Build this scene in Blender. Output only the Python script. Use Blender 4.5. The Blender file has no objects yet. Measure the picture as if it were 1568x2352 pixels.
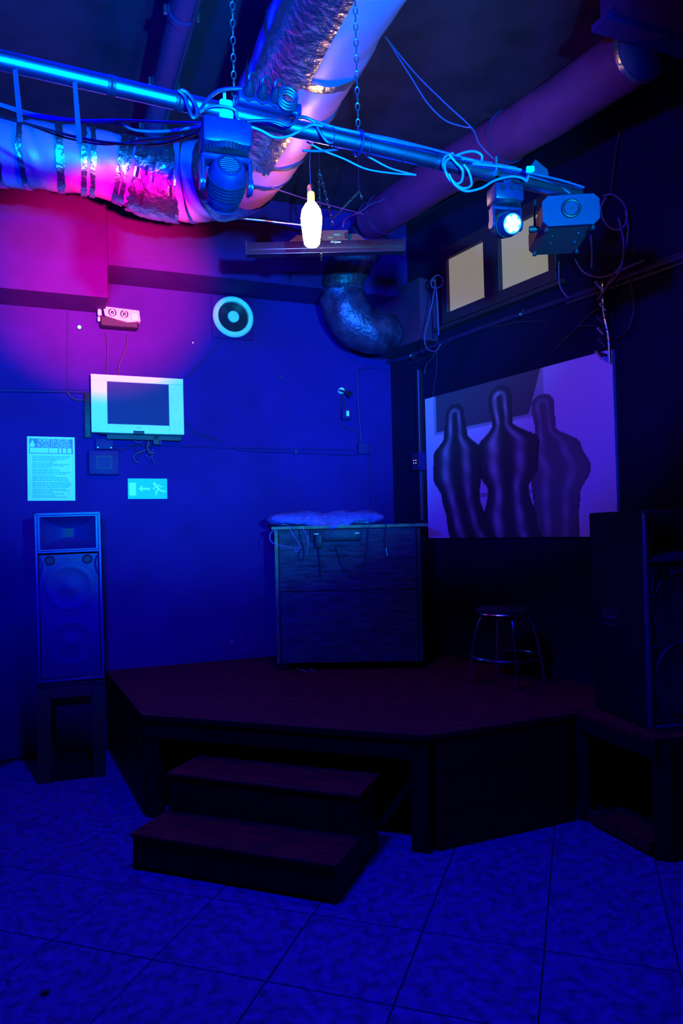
import bpy, bmesh, math, random
from mathutils import Vector, Matrix
random.seed(7)
PI = math.pi
R_ = math.radians
SC = bpy.context.scene
COL = SC.collection

# ------------------------------------------------------------------ camera
FPX = 1644.0
PITCH, ROLL, CAMH = .0286, -.02247, 1.65
cfwd = Vector((0, math.cos(PITCH), math.sin(PITCH)))
cup0 = Vector((0, -math.sin(PITCH), math.cos(PITCH)))
cR = math.cos(ROLL)*Vector((1, 0, 0)) + math.sin(ROLL)*cup0
cU = -math.sin(ROLL)*Vector((1, 0, 0)) + math.cos(ROLL)*cup0
cam_d = bpy.data.cameras.new('camera')
cam = bpy.data.objects.new('camera', cam_d)
COL.objects.link(cam)
cam_d.sensor_fit = 'HORIZONTAL'; cam_d.sensor_width = 36.0
cam_d.lens = FPX/1568*36.0
cam_d.clip_start = .05
cam.matrix_world = Matrix(((cR.x, cU.x, -cfwd.x, 0), (cR.y, cU.y, -cfwd.y, 0), (cR.z, cU.z, -cfwd.z, CAMH), (0, 0, 0, 1)))
SC.camera = cam

# ------------------------------------------------------------------ world and exposure
w = bpy.data.worlds.new('world'); SC.world = w
w.use_nodes = True
w.node_tree.nodes['Background'].inputs[0].default_value = (0.0, 0.0, .02, 1)
w.node_tree.nodes['Background'].inputs[1].default_value = .0
SC.view_settings.view_transform = 'Standard'
SC.view_settings.look = 'None'
SC.view_settings.exposure = 0.0
SC.view_settings.gamma = 1.0
SC.view_settings.use_curve_mapping = False

# ------------------------------------------------------------------ lights
def spot(name, loc, target, energy, color, angle, blend, size=.04):
    d = bpy.data.lights.new(name, 'SPOT'); d.energy = energy; d.color = color
    d.spot_size = R_(angle); d.spot_blend = blend; d.shadow_soft_size = size
    o = bpy.data.objects.new(name, d); COL.objects.link(o)
    o.location = loc
    o.rotation_euler = (Vector(target)-Vector(loc)).to_track_quat('-Z', 'Y').to_euler()
    return o
# stage wash lamp on a stand, out of frame on the right
KEY = spot('stage_wash_light', (.85, -.3, 2.05), (-1.05, 5.5, 4.05), 2700, (0.0, .62, 1.0), 56, .6, .05)
# magenta beam of the moving head seen from behind
MAG = spot('magenta_beam', (-.42, 2.42, 2.72), (-2.15, 5.5, 3.42), 3700, (1.0, 0.0, .14), 31, .9, .03)
# blue flood of the lit moving head
LEDL = spot('blue_head_beam', (.60, 2.56, 2.78), (.25, 2.1, 0.0), 60, (0.0, .0, 1.0), 150, 1.0, .06)
# deep blue wash from behind the camera, left
WASH = spot('blue_room_wash', (-.05, -.6, 2.3), (-1.45, 4.8, 3.3), 2700, (0.0, 0.0, 1.0), 60, .7, .12)
WASH2 = spot('blue_corner_wash', (-1.0, -.2, 2.4), (.62, 4.4, 3.15), 1000, (0.0, .02, 1.0), 42, .5, .08)
# deep blue floor lamp under the ceiling, above the frame
FLOODL = spot('blue_floor_flood', (-.5, 2.5, 4.15), (-.45, 2.8, 0.0), 880, (0.0, 0.0, 1.0), 96, .45, .18)

# ------------------------------------------------------------------ pixel ray -> point on a plane of the room
def ray(px, py): return (px-784)/FPX*cR - (py-1176)/FPX*cU + cfwd
CAM = Vector((0, 0, CAMH))
def onz(px, py, z):
    d = ray(px, py); return CAM + d*((z-CAMH)/d.z)
def aty(px, py, y):
    d = ray(px, py); return CAM + d*(y/d.y)
AA, BB, TT = 1.194, -.5614, .3202
dA = Vector((math.sin(AA), math.cos(AA), 0)); nA = Vector((-math.cos(AA), math.sin(AA), 0))   # along / into back wall
dB = Vector((-math.sin(BB), -math.cos(BB), 0)); nB = Vector((math.cos(BB), -math.sin(BB), 0)) # along (towards camera) / into right wall
P_A = Vector((-2.492, 5.465, 0)); P_C = Vector((.487, 6.643, 0))
ROTA = math.atan2(dA.y, dA.x); ROTB = math.atan2(dB.y, dB.x)
def onpl(px, py, p, n):
    d = ray(px, py); return CAM + d*((p-CAM).dot(n)/d.dot(n))
def WA(px, py, off=0): return onpl(px, py, P_A-nA*off, nA)
def WB(px, py, off=0): return onpl(px, py, P_C-nB*off, nB)

# ------------------------------------------------------------------ materials
def mat(name, col, rough=.6, metal=0.0, noise=0, col2=None, bump=0, spec=.5, emit=None, estr=0, stretch=None, bscale=None, detail=4, lo=.35, hi=.65):
    m = bpy.data.materials.new(name); m.use_nodes = True
    nt = m.node_tree; b = nt.nodes['Principled BSDF']
    b.inputs['Base Color'].default_value = (*col, 1)
    b.inputs['Roughness'].default_value = rough
    b.inputs['Metallic'].default_value = metal
    b.inputs['Specular IOR Level'].default_value = spec
    if emit:
        b.inputs['Emission Color'].default_value = (*emit, 1); b.inputs['Emission Strength'].default_value = estr
    if noise or bump:
        tc = nt.nodes.new('ShaderNodeTexCoord'); mp = nt.nodes.new('ShaderNodeMapping')
        nt.links.new(tc.outputs['Object'], mp.inputs[0])
        if stretch: mp.inputs['Scale'].default_value = stretch
        if noise:
            n = nt.nodes.new('ShaderNodeTexNoise'); n.inputs['Scale'].default_value = noise; n.inputs['Detail'].default_value = detail
            n.inputs['Roughness'].default_value = .6
            nt.links.new(mp.outputs[0], n.inputs['Vector'])
            r = nt.nodes.new('ShaderNodeValToRGB')
            r.color_ramp.elements[0].position = lo; r.color_ramp.elements[1].position = hi
            r.color_ramp.elements[0].color = (*col, 1); r.color_ramp.elements[1].color = (*(col2 or [c*.7 for c in col]), 1)
            nt.links.new(n.outputs['Fac'], r.inputs[0]); nt.links.new(r.outputs[0], b.inputs['Base Color'])
        if bump:
            n2 = nt.nodes.new('ShaderNodeTexNoise'); n2.inputs['Scale'].default_value = bscale or 60; n2.inputs['Detail'].default_value = 4
            nt.links.new(mp.outputs[0], n2.inputs['Vector'])
            bp = nt.nodes.new('ShaderNodeBump'); bp.inputs['Strength'].default_value = bump; bp.inputs['Distance'].default_value = .01
            nt.links.new(n2.outputs['Fac'], bp.inputs['Height']); nt.links.new(bp.outputs[0], b.inputs['Normal'])
    return m
M = {}
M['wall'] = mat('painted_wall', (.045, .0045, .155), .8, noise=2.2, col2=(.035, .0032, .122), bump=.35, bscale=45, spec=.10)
M['wallb'] = mat('shaded_wall', (.006, .002, .036), .85, noise=2.5, col2=(.004, .0015, .024), bump=.3, bscale=40, spec=.1)  # darker copy of the wall paint; shade of grazing light put into the colour
M['soffit'] = mat('soffit_paint', (.055, .003, .14), .75, noise=3, col2=(.045, .002, .115), bump=.2, bscale=50, spec=.12)
M['ceil'] = mat('ceiling_paint', (.06, .010, .05), .9, noise=3.5, col2=(.03, .005, .028), bump=.3, bscale=25, lo=.4, hi=.7, spec=.1)
M['tile'] = mat('floor_tile', (.055, .035, .38), .6, noise=17, col2=(.022, .014, .13), bump=.08, bscale=30, stretch=(1, 1.25, 1), detail=12, lo=.36, hi=.64, spec=.15)
M['grout'] = mat('grout', (.03, .025, .03), .9, noise=20)
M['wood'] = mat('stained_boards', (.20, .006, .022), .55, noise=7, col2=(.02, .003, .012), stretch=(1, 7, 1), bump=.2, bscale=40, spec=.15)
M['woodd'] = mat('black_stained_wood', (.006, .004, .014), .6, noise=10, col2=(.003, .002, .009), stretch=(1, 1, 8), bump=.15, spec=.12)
M['cart'] = mat('worn_blue_grey_stain', (.03, .055, .10), .7, noise=6, col2=(.006, .008, .032), stretch=(1, 1, 7), bump=.25, bscale=50, lo=.38, hi=.68, spec=.2)
M['cartedge'] = mat('worn_pale_edge', (.10, .16, .10), .6, noise=20, col2=(.05, .07, .05))
M['stand'] = mat('stand_wood', (.035, .07, .018), .6, noise=12, col2=(.02, .035, .012), stretch=(4, 4, 1), bump=.2)
M['black'] = mat('black_plastic', (.02, .006, .03), .5, noise=40, col2=(.014, .005, .022), spec=.3)
M['blackm'] = mat('black_enamel', (.03, .009, .07), .38, noise=30, col2=(.02, .006, .05), bump=.05, spec=.4)
M['speaker'] = mat('speaker_shell', (.03, .008, .15), .38, noise=60, col2=(.02, .006, .11), bump=.15, bscale=160)
M['grille'] = mat('speaker_grille', (.02, .006, .10), .5, noise=220, col2=(.01, .003, .05), lo=.45, hi=.55)
M['chrome'] = mat('chrome', (.8, .8, .85), .2, 1.0, noise=8, col2=(.7, .7, .76))
M['steel'] = mat('brushed_steel', (.55, .55, .62), .34, 1.0, noise=18, col2=(.45, .45, .52), stretch=(1, 1, 1), bump=.05)
M['alu'] = mat('aluminium_tube', (.42, .30, .80), .30, 1.0, noise=14, col2=(.34, .24, .66), bump=.04, bscale=60)
M['foil'] = mat('foil_tape', (.70, .62, .84), .30, 1.0, noise=12, col2=(.55, .48, .70), bump=1.0, bscale=24)
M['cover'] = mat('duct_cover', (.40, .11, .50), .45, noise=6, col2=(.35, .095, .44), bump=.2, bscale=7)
M['pipe'] = mat('old_painted_duct', (.17, .008, .10), .65, noise=5, col2=(.12, .006, .075), bump=.3, bscale=12, spec=.2)
M['elbow'] = mat('taped_elbow', (.10, .05, .18), .42, .6, noise=10, col2=(.03, .015, .07), bump=1.0, bscale=30)
M['boxduct'] = mat('boxed_duct_paint', (0.09, 0.0135, 0.085), .45, noise=6, col2=(0.06, 0.009, 0.06), bump=.3, bscale=18)
M['paper'] = mat('white_paper', (.80, .78, .80), .6, noise=5, col2=(.76, .75, .78))
M['ink'] = mat('printed_ink', (.36, .22, .42), .6, noise=5)
M['ink2'] = mat('pale_print', (.22, .50, .60), .6, noise=5)
M['signg'] = mat('sign_green', (.02, .52, .55), .5, noise=6, col2=(.02, .48, .52))
M['signw'] = mat('sign_white', (.85, .85, .85), .5, noise=6, col2=(.8, .8, .8))
M['silver'] = mat('silver_plastic', (.74, .74, .76), .38, .0, noise=3, col2=(.66, .66, .70))
M['screen'] = mat('dead_screen', (.008, .005, .10), .55, noise=90, col2=(.006, .004, .085), spec=.25)
M['white'] = mat('white_plastic', (.62, .66, .70), .45, noise=12, col2=(.5, .54, .6))
M['greyp'] = mat('painted_plastic', (.035, .004, .125), .6, noise=8, col2=(.03, .0035, .11), bump=.06, spec=.2)
M['cable'] = mat('black_cable', (0.035, 0.009, 0.05), .5, noise=30)
M['cablel'] = mat('pale_cable', (0.4, 0.114, 0.44), .5, noise=30)
M['cableb'] = mat('grey_cable', (0.16, 0.045, 0.22), .5, noise=30)
M['pink'] = mat('clear_lamp_housing', (.75, .62, .75), .12, noise=10, col2=(.6, .5, .6), bump=.9, bscale=60)
M['bulb'] = mat('lit_bulb', (.9, .8, .6), .5, emit=(1.0, .50, .09), estr=58)
M['bulbneck'] = mat('lit_bulb_neck', (.9, .6, .2), .5, emit=(1.0, .42, .03), estr=3.2)
M['led'] = mat('lit_led', (1, 1, 1), .5, emit=(.75, .85, 1.0), estr=9)
M['ledblue'] = mat('led_glow_plate', (.2, .3, .8), .4, emit=(.0, .22, 1.0), estr=1.6)
M['ledgreen'] = mat('green_led', (.1, 1, .3), .5, emit=(.10, 1.0, .25), estr=1.6)
M['ledyellow'] = mat('yellow_led', (1, .8, .1), .5, emit=(1.0, .6, .05), estr=2)
M['ledred'] = mat('red_rocker_lit', (.9, .05, .05), .4, emit=(1.0, .05, .03), estr=1.6)
M['greenst'] = mat('green_sticker', (.10, .75, .12), .5, emit=(0, .35, .06), estr=.0, noise=5, col2=(.1, .7, .12))
M['winframe'] = mat('dark_window_frame', (0.045, 0.0045, 0.03), .6, noise=12, col2=(0.03, 0.003, 0.02), stretch=(1, 1, 6))
M['pane'] = mat('frosted_pane', (.08, .075, .08), .35, noise=2, col2=(.08, .07, .09), emit=(.25, .22, .155), estr=.9)
M['film'] = mat('clear_film', (.22, .10, .62), .2, noise=9, col2=(.12, .06, .42), bump=1.0, bscale=22)
M['mixer'] = mat('mixer_panel', (0.1, 0.027, 0.14), .4, noise=30, col2=(0.06, 0.015, 0.09))
M['batten'] = mat('batten_shell', (.030, .006, .045), .55, noise=30, col2=(.022, .005, .035), spec=.12)
M['cabinet'] = mat('black_cabinet_shaded', (.004, .002, .018), .6, noise=50, col2=(.003, .0015, .012), bump=.1, bscale=120, spec=.12)  # black cabinet, darkened below the shell so its sides look unlit
M['edgeb'] = mat('board_edge', (.6, .62, .66), .5, noise=10)
M['fog'] = mat('grey_enamel', (.03, .006, .08), .5, noise=30, col2=(.026, .005, .07), bump=.05, spec=.3)
M['fogside'] = mat('dark_vented_steel', (0.1, 0.0165, 0.05), .5, noise=60, col2=(0.07, 0.012, 0.04))
M['bare'] = mat('plaster_fleck', (.55, .5, .55), .8, noise=20)

# film partly see-through
nt = M['film'].node_tree; b = nt.nodes['Principled BSDF']; b.inputs['Alpha'].default_value = .62

# ------------------------------------------------------------------ mesh builder
ROOTM = {}
class MB:
    def __init__(s): s.v = []; s.f = []
    def add(s, vs, fs):
        o = len(s.v); s.v += [Vector(v) for v in vs]; s.f += [tuple(i+o for i in f) for f in fs]; return s
    def box(s, c, size, rot=None, bev=0.0, seg=1):
        c = Vector(c); hx, hy, hz = [d/2 for d in size]
        bm = bmesh.new(); bmesh.ops.create_cube(bm, size=1.0)
        for v in bm.verts: v.co = Vector((v.co.x*hx*2, v.co.y*hy*2, v.co.z*hz*2))
        if bev > 0: bmesh.ops.bevel(bm, geom=bm.edges[:], offset=bev, segments=seg, affect='EDGES', profile=.5)
        bm.verts.index_update()
        vs = [(rot @ v.co if rot else v.co)+c for v in bm.verts]
        fs = [tuple(v.index for v in f.verts) for f in bm.faces]
        bm.free(); return s.add(vs, fs)
    def ring(s, p, t, r, n, ref=None, ry=None):
        t = Vector(t).normalized(); ref = Vector(ref) if ref else (Vector((0, 0, 1)) if abs(t.z) < .9 else Vector((1, 0, 0)))
        a = t.cross(ref).normalized(); b = t.cross(a).normalized()
        return [Vector(p)+a*r*math.cos(2*PI*i/n)+b*(ry or r)*math.sin(2*PI*i/n) for i in range(n)]
    def loft(s, rings, cap=True, close=False):
        n = len(rings[0]); vs = [v for r in rings for v in r]; fs = []
        m = len(rings)
        for k in range(m if close else m-1):
            k2 = (k+1) % m
            for i in range(n): fs.append((k*n+i, k*n+(i+1) % n, k2*n+(i+1) % n, k2*n+i))
        if cap and not close: fs += [tuple(range(n))[::-1], tuple((m-1)*n+i for i in range(n))]
        return s.add(vs, fs)
    def cyl(s, p0, p1, r0, r1=None, n=16):
        p0 = Vector(p0); p1 = Vector(p1); t = p1-p0
        return s.loft([s.ring(p0, t, r0, n), s.ring(p1, t, r0 if r1 is None else r1, n)])
    def tube(s, pts, r, n=8, smooth=True, close=False):
        pts = [Vector(p) for p in pts]
        if smooth and len(pts) > 2: pts = catmull(pts, 6)
        L = len(pts); rings = []; ref = None
        for i, p in enumerate(pts):
            t = (pts[min(i+1, L-1)]-pts[max(i-1, 0)])
            if t.length < 1e-9: continue
            t.normalize()
            if ref is None:
                ref = Vector((0, 0, 1)) if abs(t.z) < .9 else Vector((1, 0, 0))
            a = t.cross(ref); a.normalize(); b = t.cross(a).normalized(); ref = -b if (-b).dot(ref) > 0 else b
            rr = r(i/(L-1)) if callable(r) else r
            rings.append([p+a*rr*math.cos(2*PI*k/n)+b*rr*math.sin(2*PI*k/n) for k in range(n)])
        return s.loft(rings)
    def lathe(s, prof, o=(0, 0, 0), axis=(0, 0, 1), n=24, cap=True):
        ax = Vector(axis).normalized(); o = Vector(o)
        return s.loft([s.ring(o+ax*h, ax, max(r, 1e-4), n) for r, h in prof], cap)
    def sphere(s, c, r, n=12, sc=(1, 1, 1)):
        rings = []
        for j in range(1, n):
            a = PI*j/n; rings.append([Vector(c)+Vector((r*math.sin(a)*math.cos(2*PI*i/(2*n))*sc[0], r*math.sin(a)*math.sin(2*PI*i/(2*n))*sc[1], r*math.cos(a)*sc[2])) for i in range(2*n)])
        return s.loft(rings)
    def torus(s, c, axis, R, r, n=28, m=8):
        c = Vector(c); ax = Vector(axis).normalized(); base = s.ring((0, 0, 0), ax, 1, n); rings = []
        for d in base: rings.append([c+d*(R+r*math.cos(2*PI*k/m))+ax*r*math.sin(2*PI*k/m) for k in range(m)])
        return s.loft(rings, close=True)
    def poly(s, pts, ext):
        """flat polygon extruded by vector ext"""
        pts = [Vector(p) for p in pts]; e = Vector(ext); n = len(pts)
        vs = pts+[p+e for p in pts]; fs = [tuple(range(n)), tuple(range(2*n-1, n-1, -1))]
        fs += [(i, i+n, (i+1) % n+n, (i+1) % n) for i in range(n)]
        return s.add(vs, fs)
    def build(s, name, m, parent=None, world=False, angle=40, recenter=None):
        me = bpy.data.meshes.new(name)
        vs = s.v; o = bpy.data.objects.new(name, me)
        if parent is not None:
            o.parent = parent
            Mx = ROOTM.get(parent.name, Matrix())
            if world:
                inv = Mx.inverted(); vs = [inv @ v for v in vs]
            ROOTM[o.name] = Mx
        else:
            lo = [min(v[i] for v in vs) for i in range(3)]; hi = [max(v[i] for v in vs) for i in range(3)]
            c = Vector(((lo[0]+hi[0])/2, (lo[1]+hi[1])/2, lo[2])) if recenter is None else Vector(recenter)
            vs = [v-c for v in vs]; o.location = c
            ROOTM[o.name] = Matrix.Translation(c)
        me.from_pydata([tuple(v) for v in vs], [], s.f)
        bm = bmesh.new(); bm.from_mesh(me); bmesh.ops.recalc_face_normals(bm, faces=bm.faces[:]); bm.to_mesh(me); bm.free()
        me.materials.append(m if not isinstance(m, str) else M[m])
        for p in me.polygons: p.use_smooth = True
        me.set_sharp_from_angle(angle=R_(angle))
        COL.objects.link(o)
        return o
def catmull(P, k):
    out = []
    n = len(P)
    for i in range(n-1):
        p0 = P[max(i-1, 0)]; p1 = P[i]; p2 = P[i+1]; p3 = P[min(i+2, n-1)]
        for j in range(k):
            t = j/k
            out.append(.5*((2*p1)+(p2-p0)*t+(2*p0-5*p1+4*p2-p3)*t*t+(3*p1-p0-3*p2+p3)*t**3))
    out.append(P[-1]); return out
def tag(o, label, cat, group=None, kind=None):
    if label: o['label'] = label
    if cat: o['category'] = cat
    if group: o['group'] = group
    if kind: o['kind'] = kind
    return o
def thing(name, label, cat, loc=(0, 0, 0), rotz=0, group=None, mat3=None):
    o = bpy.data.objects.new(name, None); COL.objects.link(o)
    o.empty_display_size = .1
    o.location = loc
    Mx = Matrix.Translation(Vector(loc)) @ Matrix.Rotation(rotz, 4, 'Z')
    if mat3 is not None:
        Mx = Matrix.Translation(Vector(loc)) @ mat3.to_4x4(); o.rotation_euler = mat3.to_euler()
    else: o.rotation_euler = (0, 0, rotz)
    ROOTM[o.name] = Mx
    return tag(o, label, cat, group)
def struct(o): o['kind'] = 'structure'; return o
def share(src, parent, name=None, mx=None):
    """copy of a part (mesh data shared) under a parent"""
    c = src.copy(); COL.objects.link(c); c.parent = parent
    if mx is not None: c.matrix_local = mx
    return c
def text_mesh(name, body, size, m, parent, loc, width=None, ext=.0006):
    cu = bpy.data.curves.new(name, 'FONT'); cu.body = body; cu.size = size; cu.extrude = ext; cu.align_x = 'CENTER'; cu.align_y = 'CENTER'
    t = bpy.data.objects.new(name, cu); COL.objects.link(t)
    dg = bpy.context.evaluated_depsgraph_get()
    me = bpy.data.meshes.new_from_object(t.evaluated_get(dg)); bpy.data.objects.remove(t)
    xs = [v.co.x for v in me.vertices]; sx = width/(max(xs)-min(xs)) if width else 1
    for v in me.vertices: v.co = Vector((v.co.x*sx, -v.co.z, v.co.y))
    me.materials.clear(); me.materials.append(M[m])
    o = bpy.data.objects.new(name, me); COL.objects.link(o); o.parent = parent; o.location = loc
    return o

# ================================================================== SETTING
CH = 4.39
far_left = P_A - dA*2.6
near_right = P_C + dB*9.0
def slab(name, p0, p1, n, h0, h1, m, th=.12):
    b = MB(); p0 = Vector((p0.x, p0.y, 0)); p1 = Vector((p1.x, p1.y, 0))
    b.poly([p0+Vector((0, 0, h0)), p1+Vector((0, 0, h0)), p1+Vector((0, 0, h1)), p0+Vector((0, 0, h1))], n*th)
    return struct(b.build(name, m, recenter=(p0+p1)/2))
slab('wall_back', far_left, P_C+dA*.12, nA, 0, CH, 'wall')
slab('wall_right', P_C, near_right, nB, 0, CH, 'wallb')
slab('wall_left', far_left, far_left-nA*9, -dA, 0, CH, 'wall')
slab('wall_front', far_left-nA*9, near_right+Vector((2, -.6, 0)), -nA, 0, CH, 'wallb')
cb = MB(); cb.poly([Vector((p.x, p.y, CH)) for p in (far_left+nA*.1-dA*.1, P_C+nA*.1+nB*.1, near_right+nB*.2+dB*.5, far_left-nA*9.2-dA*.1)], (0, 0, .12))
struct(cb.build('ceiling', 'ceil', recenter=(0, 3, CH)))

# floor: grout bed with separate tiles
fb = MB(); fb.poly([Vector((p.x, p.y, -.008)) for p in (far_left, P_C, near_right, far_left-nA*9)], (0, 0, -.12))
floor = struct(fb.build('floor', 'grout', recenter=(0, 0, -.008)))
TS = .4835
eT = Vector((math.sin(TT), math.cos(TT), 0)); gT = Vector((math.cos(TT), -math.sin(TT), 0))
tmesh = []
for k in range(4):
    tb = MB(); tb.box((0, 0, -.006), (TS-.005, TS-.005, .012), bev=.0012)
    o = tb.build('tile', 'tile', floor); tmesh.append(o.data); bpy.data.objects.remove(o)
for i in range(-10, 8):
    for j in range(-3, 12):
        c = gT*(-.18+TS*(i+.5)) + eT*(2.455+TS*(j-1+.5))
        if (c-P_A).dot(nA) > -.2 or (c-P_C).dot(nB) > -.2 or c.y < .9: continue
        if abs(c.x) > .62*c.y+1.1: continue
        o = bpy.data.objects.new('tile', tmesh[random.randrange(4)]); COL.objects.link(o); o.parent = floor
        o.location = (c.x, c.y, .008+random.uniform(-.0006, .0006))
        o.rotation_euler = (0, 0, -TT+random.choice([0, 1, 2, 3])*PI/2)

# soffits at the top of the back wall
b = MB(); q0 = WA(0, 705); 
uL = -2.6; uM = (WA(240, 700)-P_A).dot(dA)
def sof(name, u0, u1, z0, prot, m='soffit'):
    b = MB(); b.poly([P_A+dA*u0+Vector((0, 0, z0)), P_A+dA*u1+Vector((0, 0, z0)), P_A+dA*u1-nA*prot+Vector((0, 0, z0)), P_A+dA*u0-nA*prot+Vector((0, 0, z0))], (0, 0, CH-z0))
    return struct(b.build(name, m))
sof('trim_1', uL, uM, 3.455, .40)
uC = (P_C-P_A).dot(dA)
sof('trim_2', uM+.002, uC-.01, 3.70, .41)
# thin lip along the lower edge of the right-hand soffit
b = MB(); b.poly([P_A+dA*(uM+.01)-nA*.412+Vector((0, 0, 3.70)), P_A+dA*(uC-.02)-nA*.412+Vector((0, 0, 3.70)), P_A+dA*(uC-.02)-nA*.42+Vector((0, 0, 3.70)), P_A+dA*(uM+.01)-nA*.42+Vector((0, 0, 3.70))], (0, 0, .05))
struct(b.build('trim_3', 'soffit'))
# boxed ceiling drop, top right
c0 = Vector((1.27, 3.3, 0)); b = MB()
b.poly([c0+Vector((0, 0, 4.0)), c0+dA*2.4+Vector((0, 0, 4.0)), c0+dA*2.4-nA*2+Vector((0, 0, 4.0)), c0-nA*2+Vector((0, 0, 4.0))], (0, 0, CH-4.0))
struct(b.build('trim_4', 'soffit'))
b = MB(); b.poly([c0-dA*.03+nA*.03+Vector((0, 0, 3.985)), c0+dA*2.4+nA*.03+Vector((0, 0, 3.985)), c0+dA*2.4-nA*.07+Vector((0, 0, 3.985)), c0-dA*.03-nA*.07+Vector((0, 0, 3.985))], (0, 0, .03))
struct(b.build('trim_5', 'soffit'))
# boxed duct in the corner along the right wall
e0 = WB(1006, 785)            # near end at the right wall
zb = e0.z; tl = (e0-P_C).dot(dB)
b = MB(); b.poly([P_C+dB*.0+Vector((0, 0, zb)), P_C+dB*tl+Vector((0, 0, zb)), P_C+dB*tl-nB*.19+Vector((0, 0, zb)), P_C-nB*.19+Vector((0, 0, zb))], (0, 0, .52))
tag(b.build('boxed_air_duct', 'boxduct'), 'dark rectangular air duct boxed along the top of the right wall by the corner', 'duct')

# ------------------------------------------------------------------ window in the right wall
wz0 = 3.45; wz1 = 3.90
uw = lambda px, py: (WB(px, py)-P_C).dot(dB)
pl0, pl1 = uw(1037, 720), uw(1123, 683)
pr0, pr1 = uw(1158, 665), uw(1264, 617)+.02
win = thing('window_1', None, None, P_C+Vector((0, 0, wz0)), ROTB); win['kind'] = 'structure'; del_keys = None
fr = MB()
def fbox(x0, x1, z0, z1, d=.05, y=0): fr.box(((x0+x1)/2, -d/2+y, (z0+z1)/2), (x1-x0, d, z1-z0), bev=.004)
H = wz1-wz0
fbox(pl0-.07, pr1+.07, -.085, 0); fbox(pl0-.07, pr1+.07, H, H+.10)
fbox(pl0-.07, pl0, 0, H); fbox(pl1, pr0, 0, H, .055); fbox(pr1, pr1+.07, 0, H)
fr.build('window_frame', 'winframe', win)
for a, c in ((pl0, pl1), (pr0, pr1)):
    p = MB(); p.box(((a+c)/2, -.012, H/2), (c-a, .008, H)); p.build('pane', 'pane', win)
s = MB(); s.box(((pl0+pr1)/2, -.035, -.115), (pr1-pl0+.3, .07, .03), bev=.004); s.build('window_sill', 'winframe', win)

# ================================================================== STAGE
SH = .6
pA = Vector((-1.90, 5.70, 0)); pB = Vector((-1.205, 4.265, 0)); pC = Vector((.415, 3.70, 0)); pD = Vector((1.31, 4.08, 0)); pE = Vector((1.513, 3.55, 0))
pF = pE + Vector((.90, .12, 0))
wallBpt = lambda y: Vector((.487+(6.643-y)*.6287, y, 0))
pG = wallBpt(3.66)-nB*.012
pF = Vector((2.2, 3.62, 0))
pH = P_C - nB*.012-nA*.012
pA2 = P_A+dA*((pA-P_A).dot(dA))-nA*.012
stage = thing('stage', 'low dark wooden stage with reddish deck filling the corner', 'stage', (0, 4.6, 0))
def Z(p, z): return Vector((p.x, p.y, z))
outline = [pA2, pB, pC, pD, pE, pG, pH]
# deck boards: three plywood sheets cut across by straight joints
def clip_half(poly, n, d, keep):
    out = []
    for i in range(len(poly)):
        a = poly[i]; c = poly[(i+1) % len(poly)]; da = (a.dot(n)-d)*keep; dc = (c.dot(n)-d)*keep
        if da >= 0: out.append(a)
        if (da > 0) != (dc > 0) and abs(da-dc) > 1e-9: out.append(a+(c-a)*(da/(da-dc)))
    return out
dirS = (pC-pB).normalized()
cuts = [-9, .05, 1.15, 9]
def cutpoly(poly, n, lo, hi):
    p = clip_half(poly, n, lo+.0015, 1); return clip_half(p, n, hi-.0015, -1)
# convex pieces: left part and right part divided on the line through D
ndiv = dA
dd = pD.dot(ndiv)
left = [pA2, pB, pC, pD, pH]; right = [pD, pE, pG, pH]
for poly, cs in ((left, [-9, -.75, .35, 9]), (right, [-9, 9])):
    for i in range(len(cs)-1):
        q = cutpoly(poly, dirS, cs[i]+pB.dot(dirS)+1.0 if cs[i] > -9 else -99, cs[i+1]+pB.dot(dirS)+1.0 if cs[i+1] < 9 else 99)
        if len(q) > 2:
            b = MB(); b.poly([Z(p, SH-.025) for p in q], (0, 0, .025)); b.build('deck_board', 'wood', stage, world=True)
def panel(a, c, z0, z1, th, name, m='woodd', inset=0.0, out=0.0):
    d = (c-a).normalized(); n = Vector((d.y, -d.x, 0))   # outward (toward camera) for left->right walk
    a2 = a+d*inset+n*out; c2 = c-d*inset+n*out
    b = MB(); b.poly([Z(a2, z0), Z(c2, z0), Z(c2, z1), Z(a2, z1)], -n*th)
    return b.build(name, m, stage, world=True)
# side A-B : panel of planks
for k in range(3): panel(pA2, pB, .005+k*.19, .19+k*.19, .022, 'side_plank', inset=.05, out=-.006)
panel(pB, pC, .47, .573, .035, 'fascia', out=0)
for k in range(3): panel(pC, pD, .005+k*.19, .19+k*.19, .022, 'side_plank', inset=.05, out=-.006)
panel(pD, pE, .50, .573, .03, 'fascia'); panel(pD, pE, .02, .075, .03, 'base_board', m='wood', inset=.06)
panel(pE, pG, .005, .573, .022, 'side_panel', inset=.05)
def leg(p, d, s=.09, z1=.573):
    b = MB(); rot = Matrix.Rotation(math.atan2(d.y, d.x), 3, 'Z'); b.box((p.x, p.y, z1/2+.001), (s, s, z1), rot, bev=.003)
    return b.build('leg', 'woodd', stage, world=True)
nS = Vector((-dirS.y, dirS.x, 0))
leg(pB+dirS*.05+nS*.05, dirS); leg(pC-dirS*.05+nS*.05, dirS, .10); leg(pD+nS*.03+dirS*.02, dirS, .07); leg(pE+Vector((.05, .05, 0)), dirS)
leg(Vector((-.35, 5.0, 0)), dirS); leg(Vector((.45, 5.0, 0)), dirS)
panel(pA2+Vector((.3, 0, 0)), pB+Vector((.6, .9, 0)), .47, .573, .03, 'joist')
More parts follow.
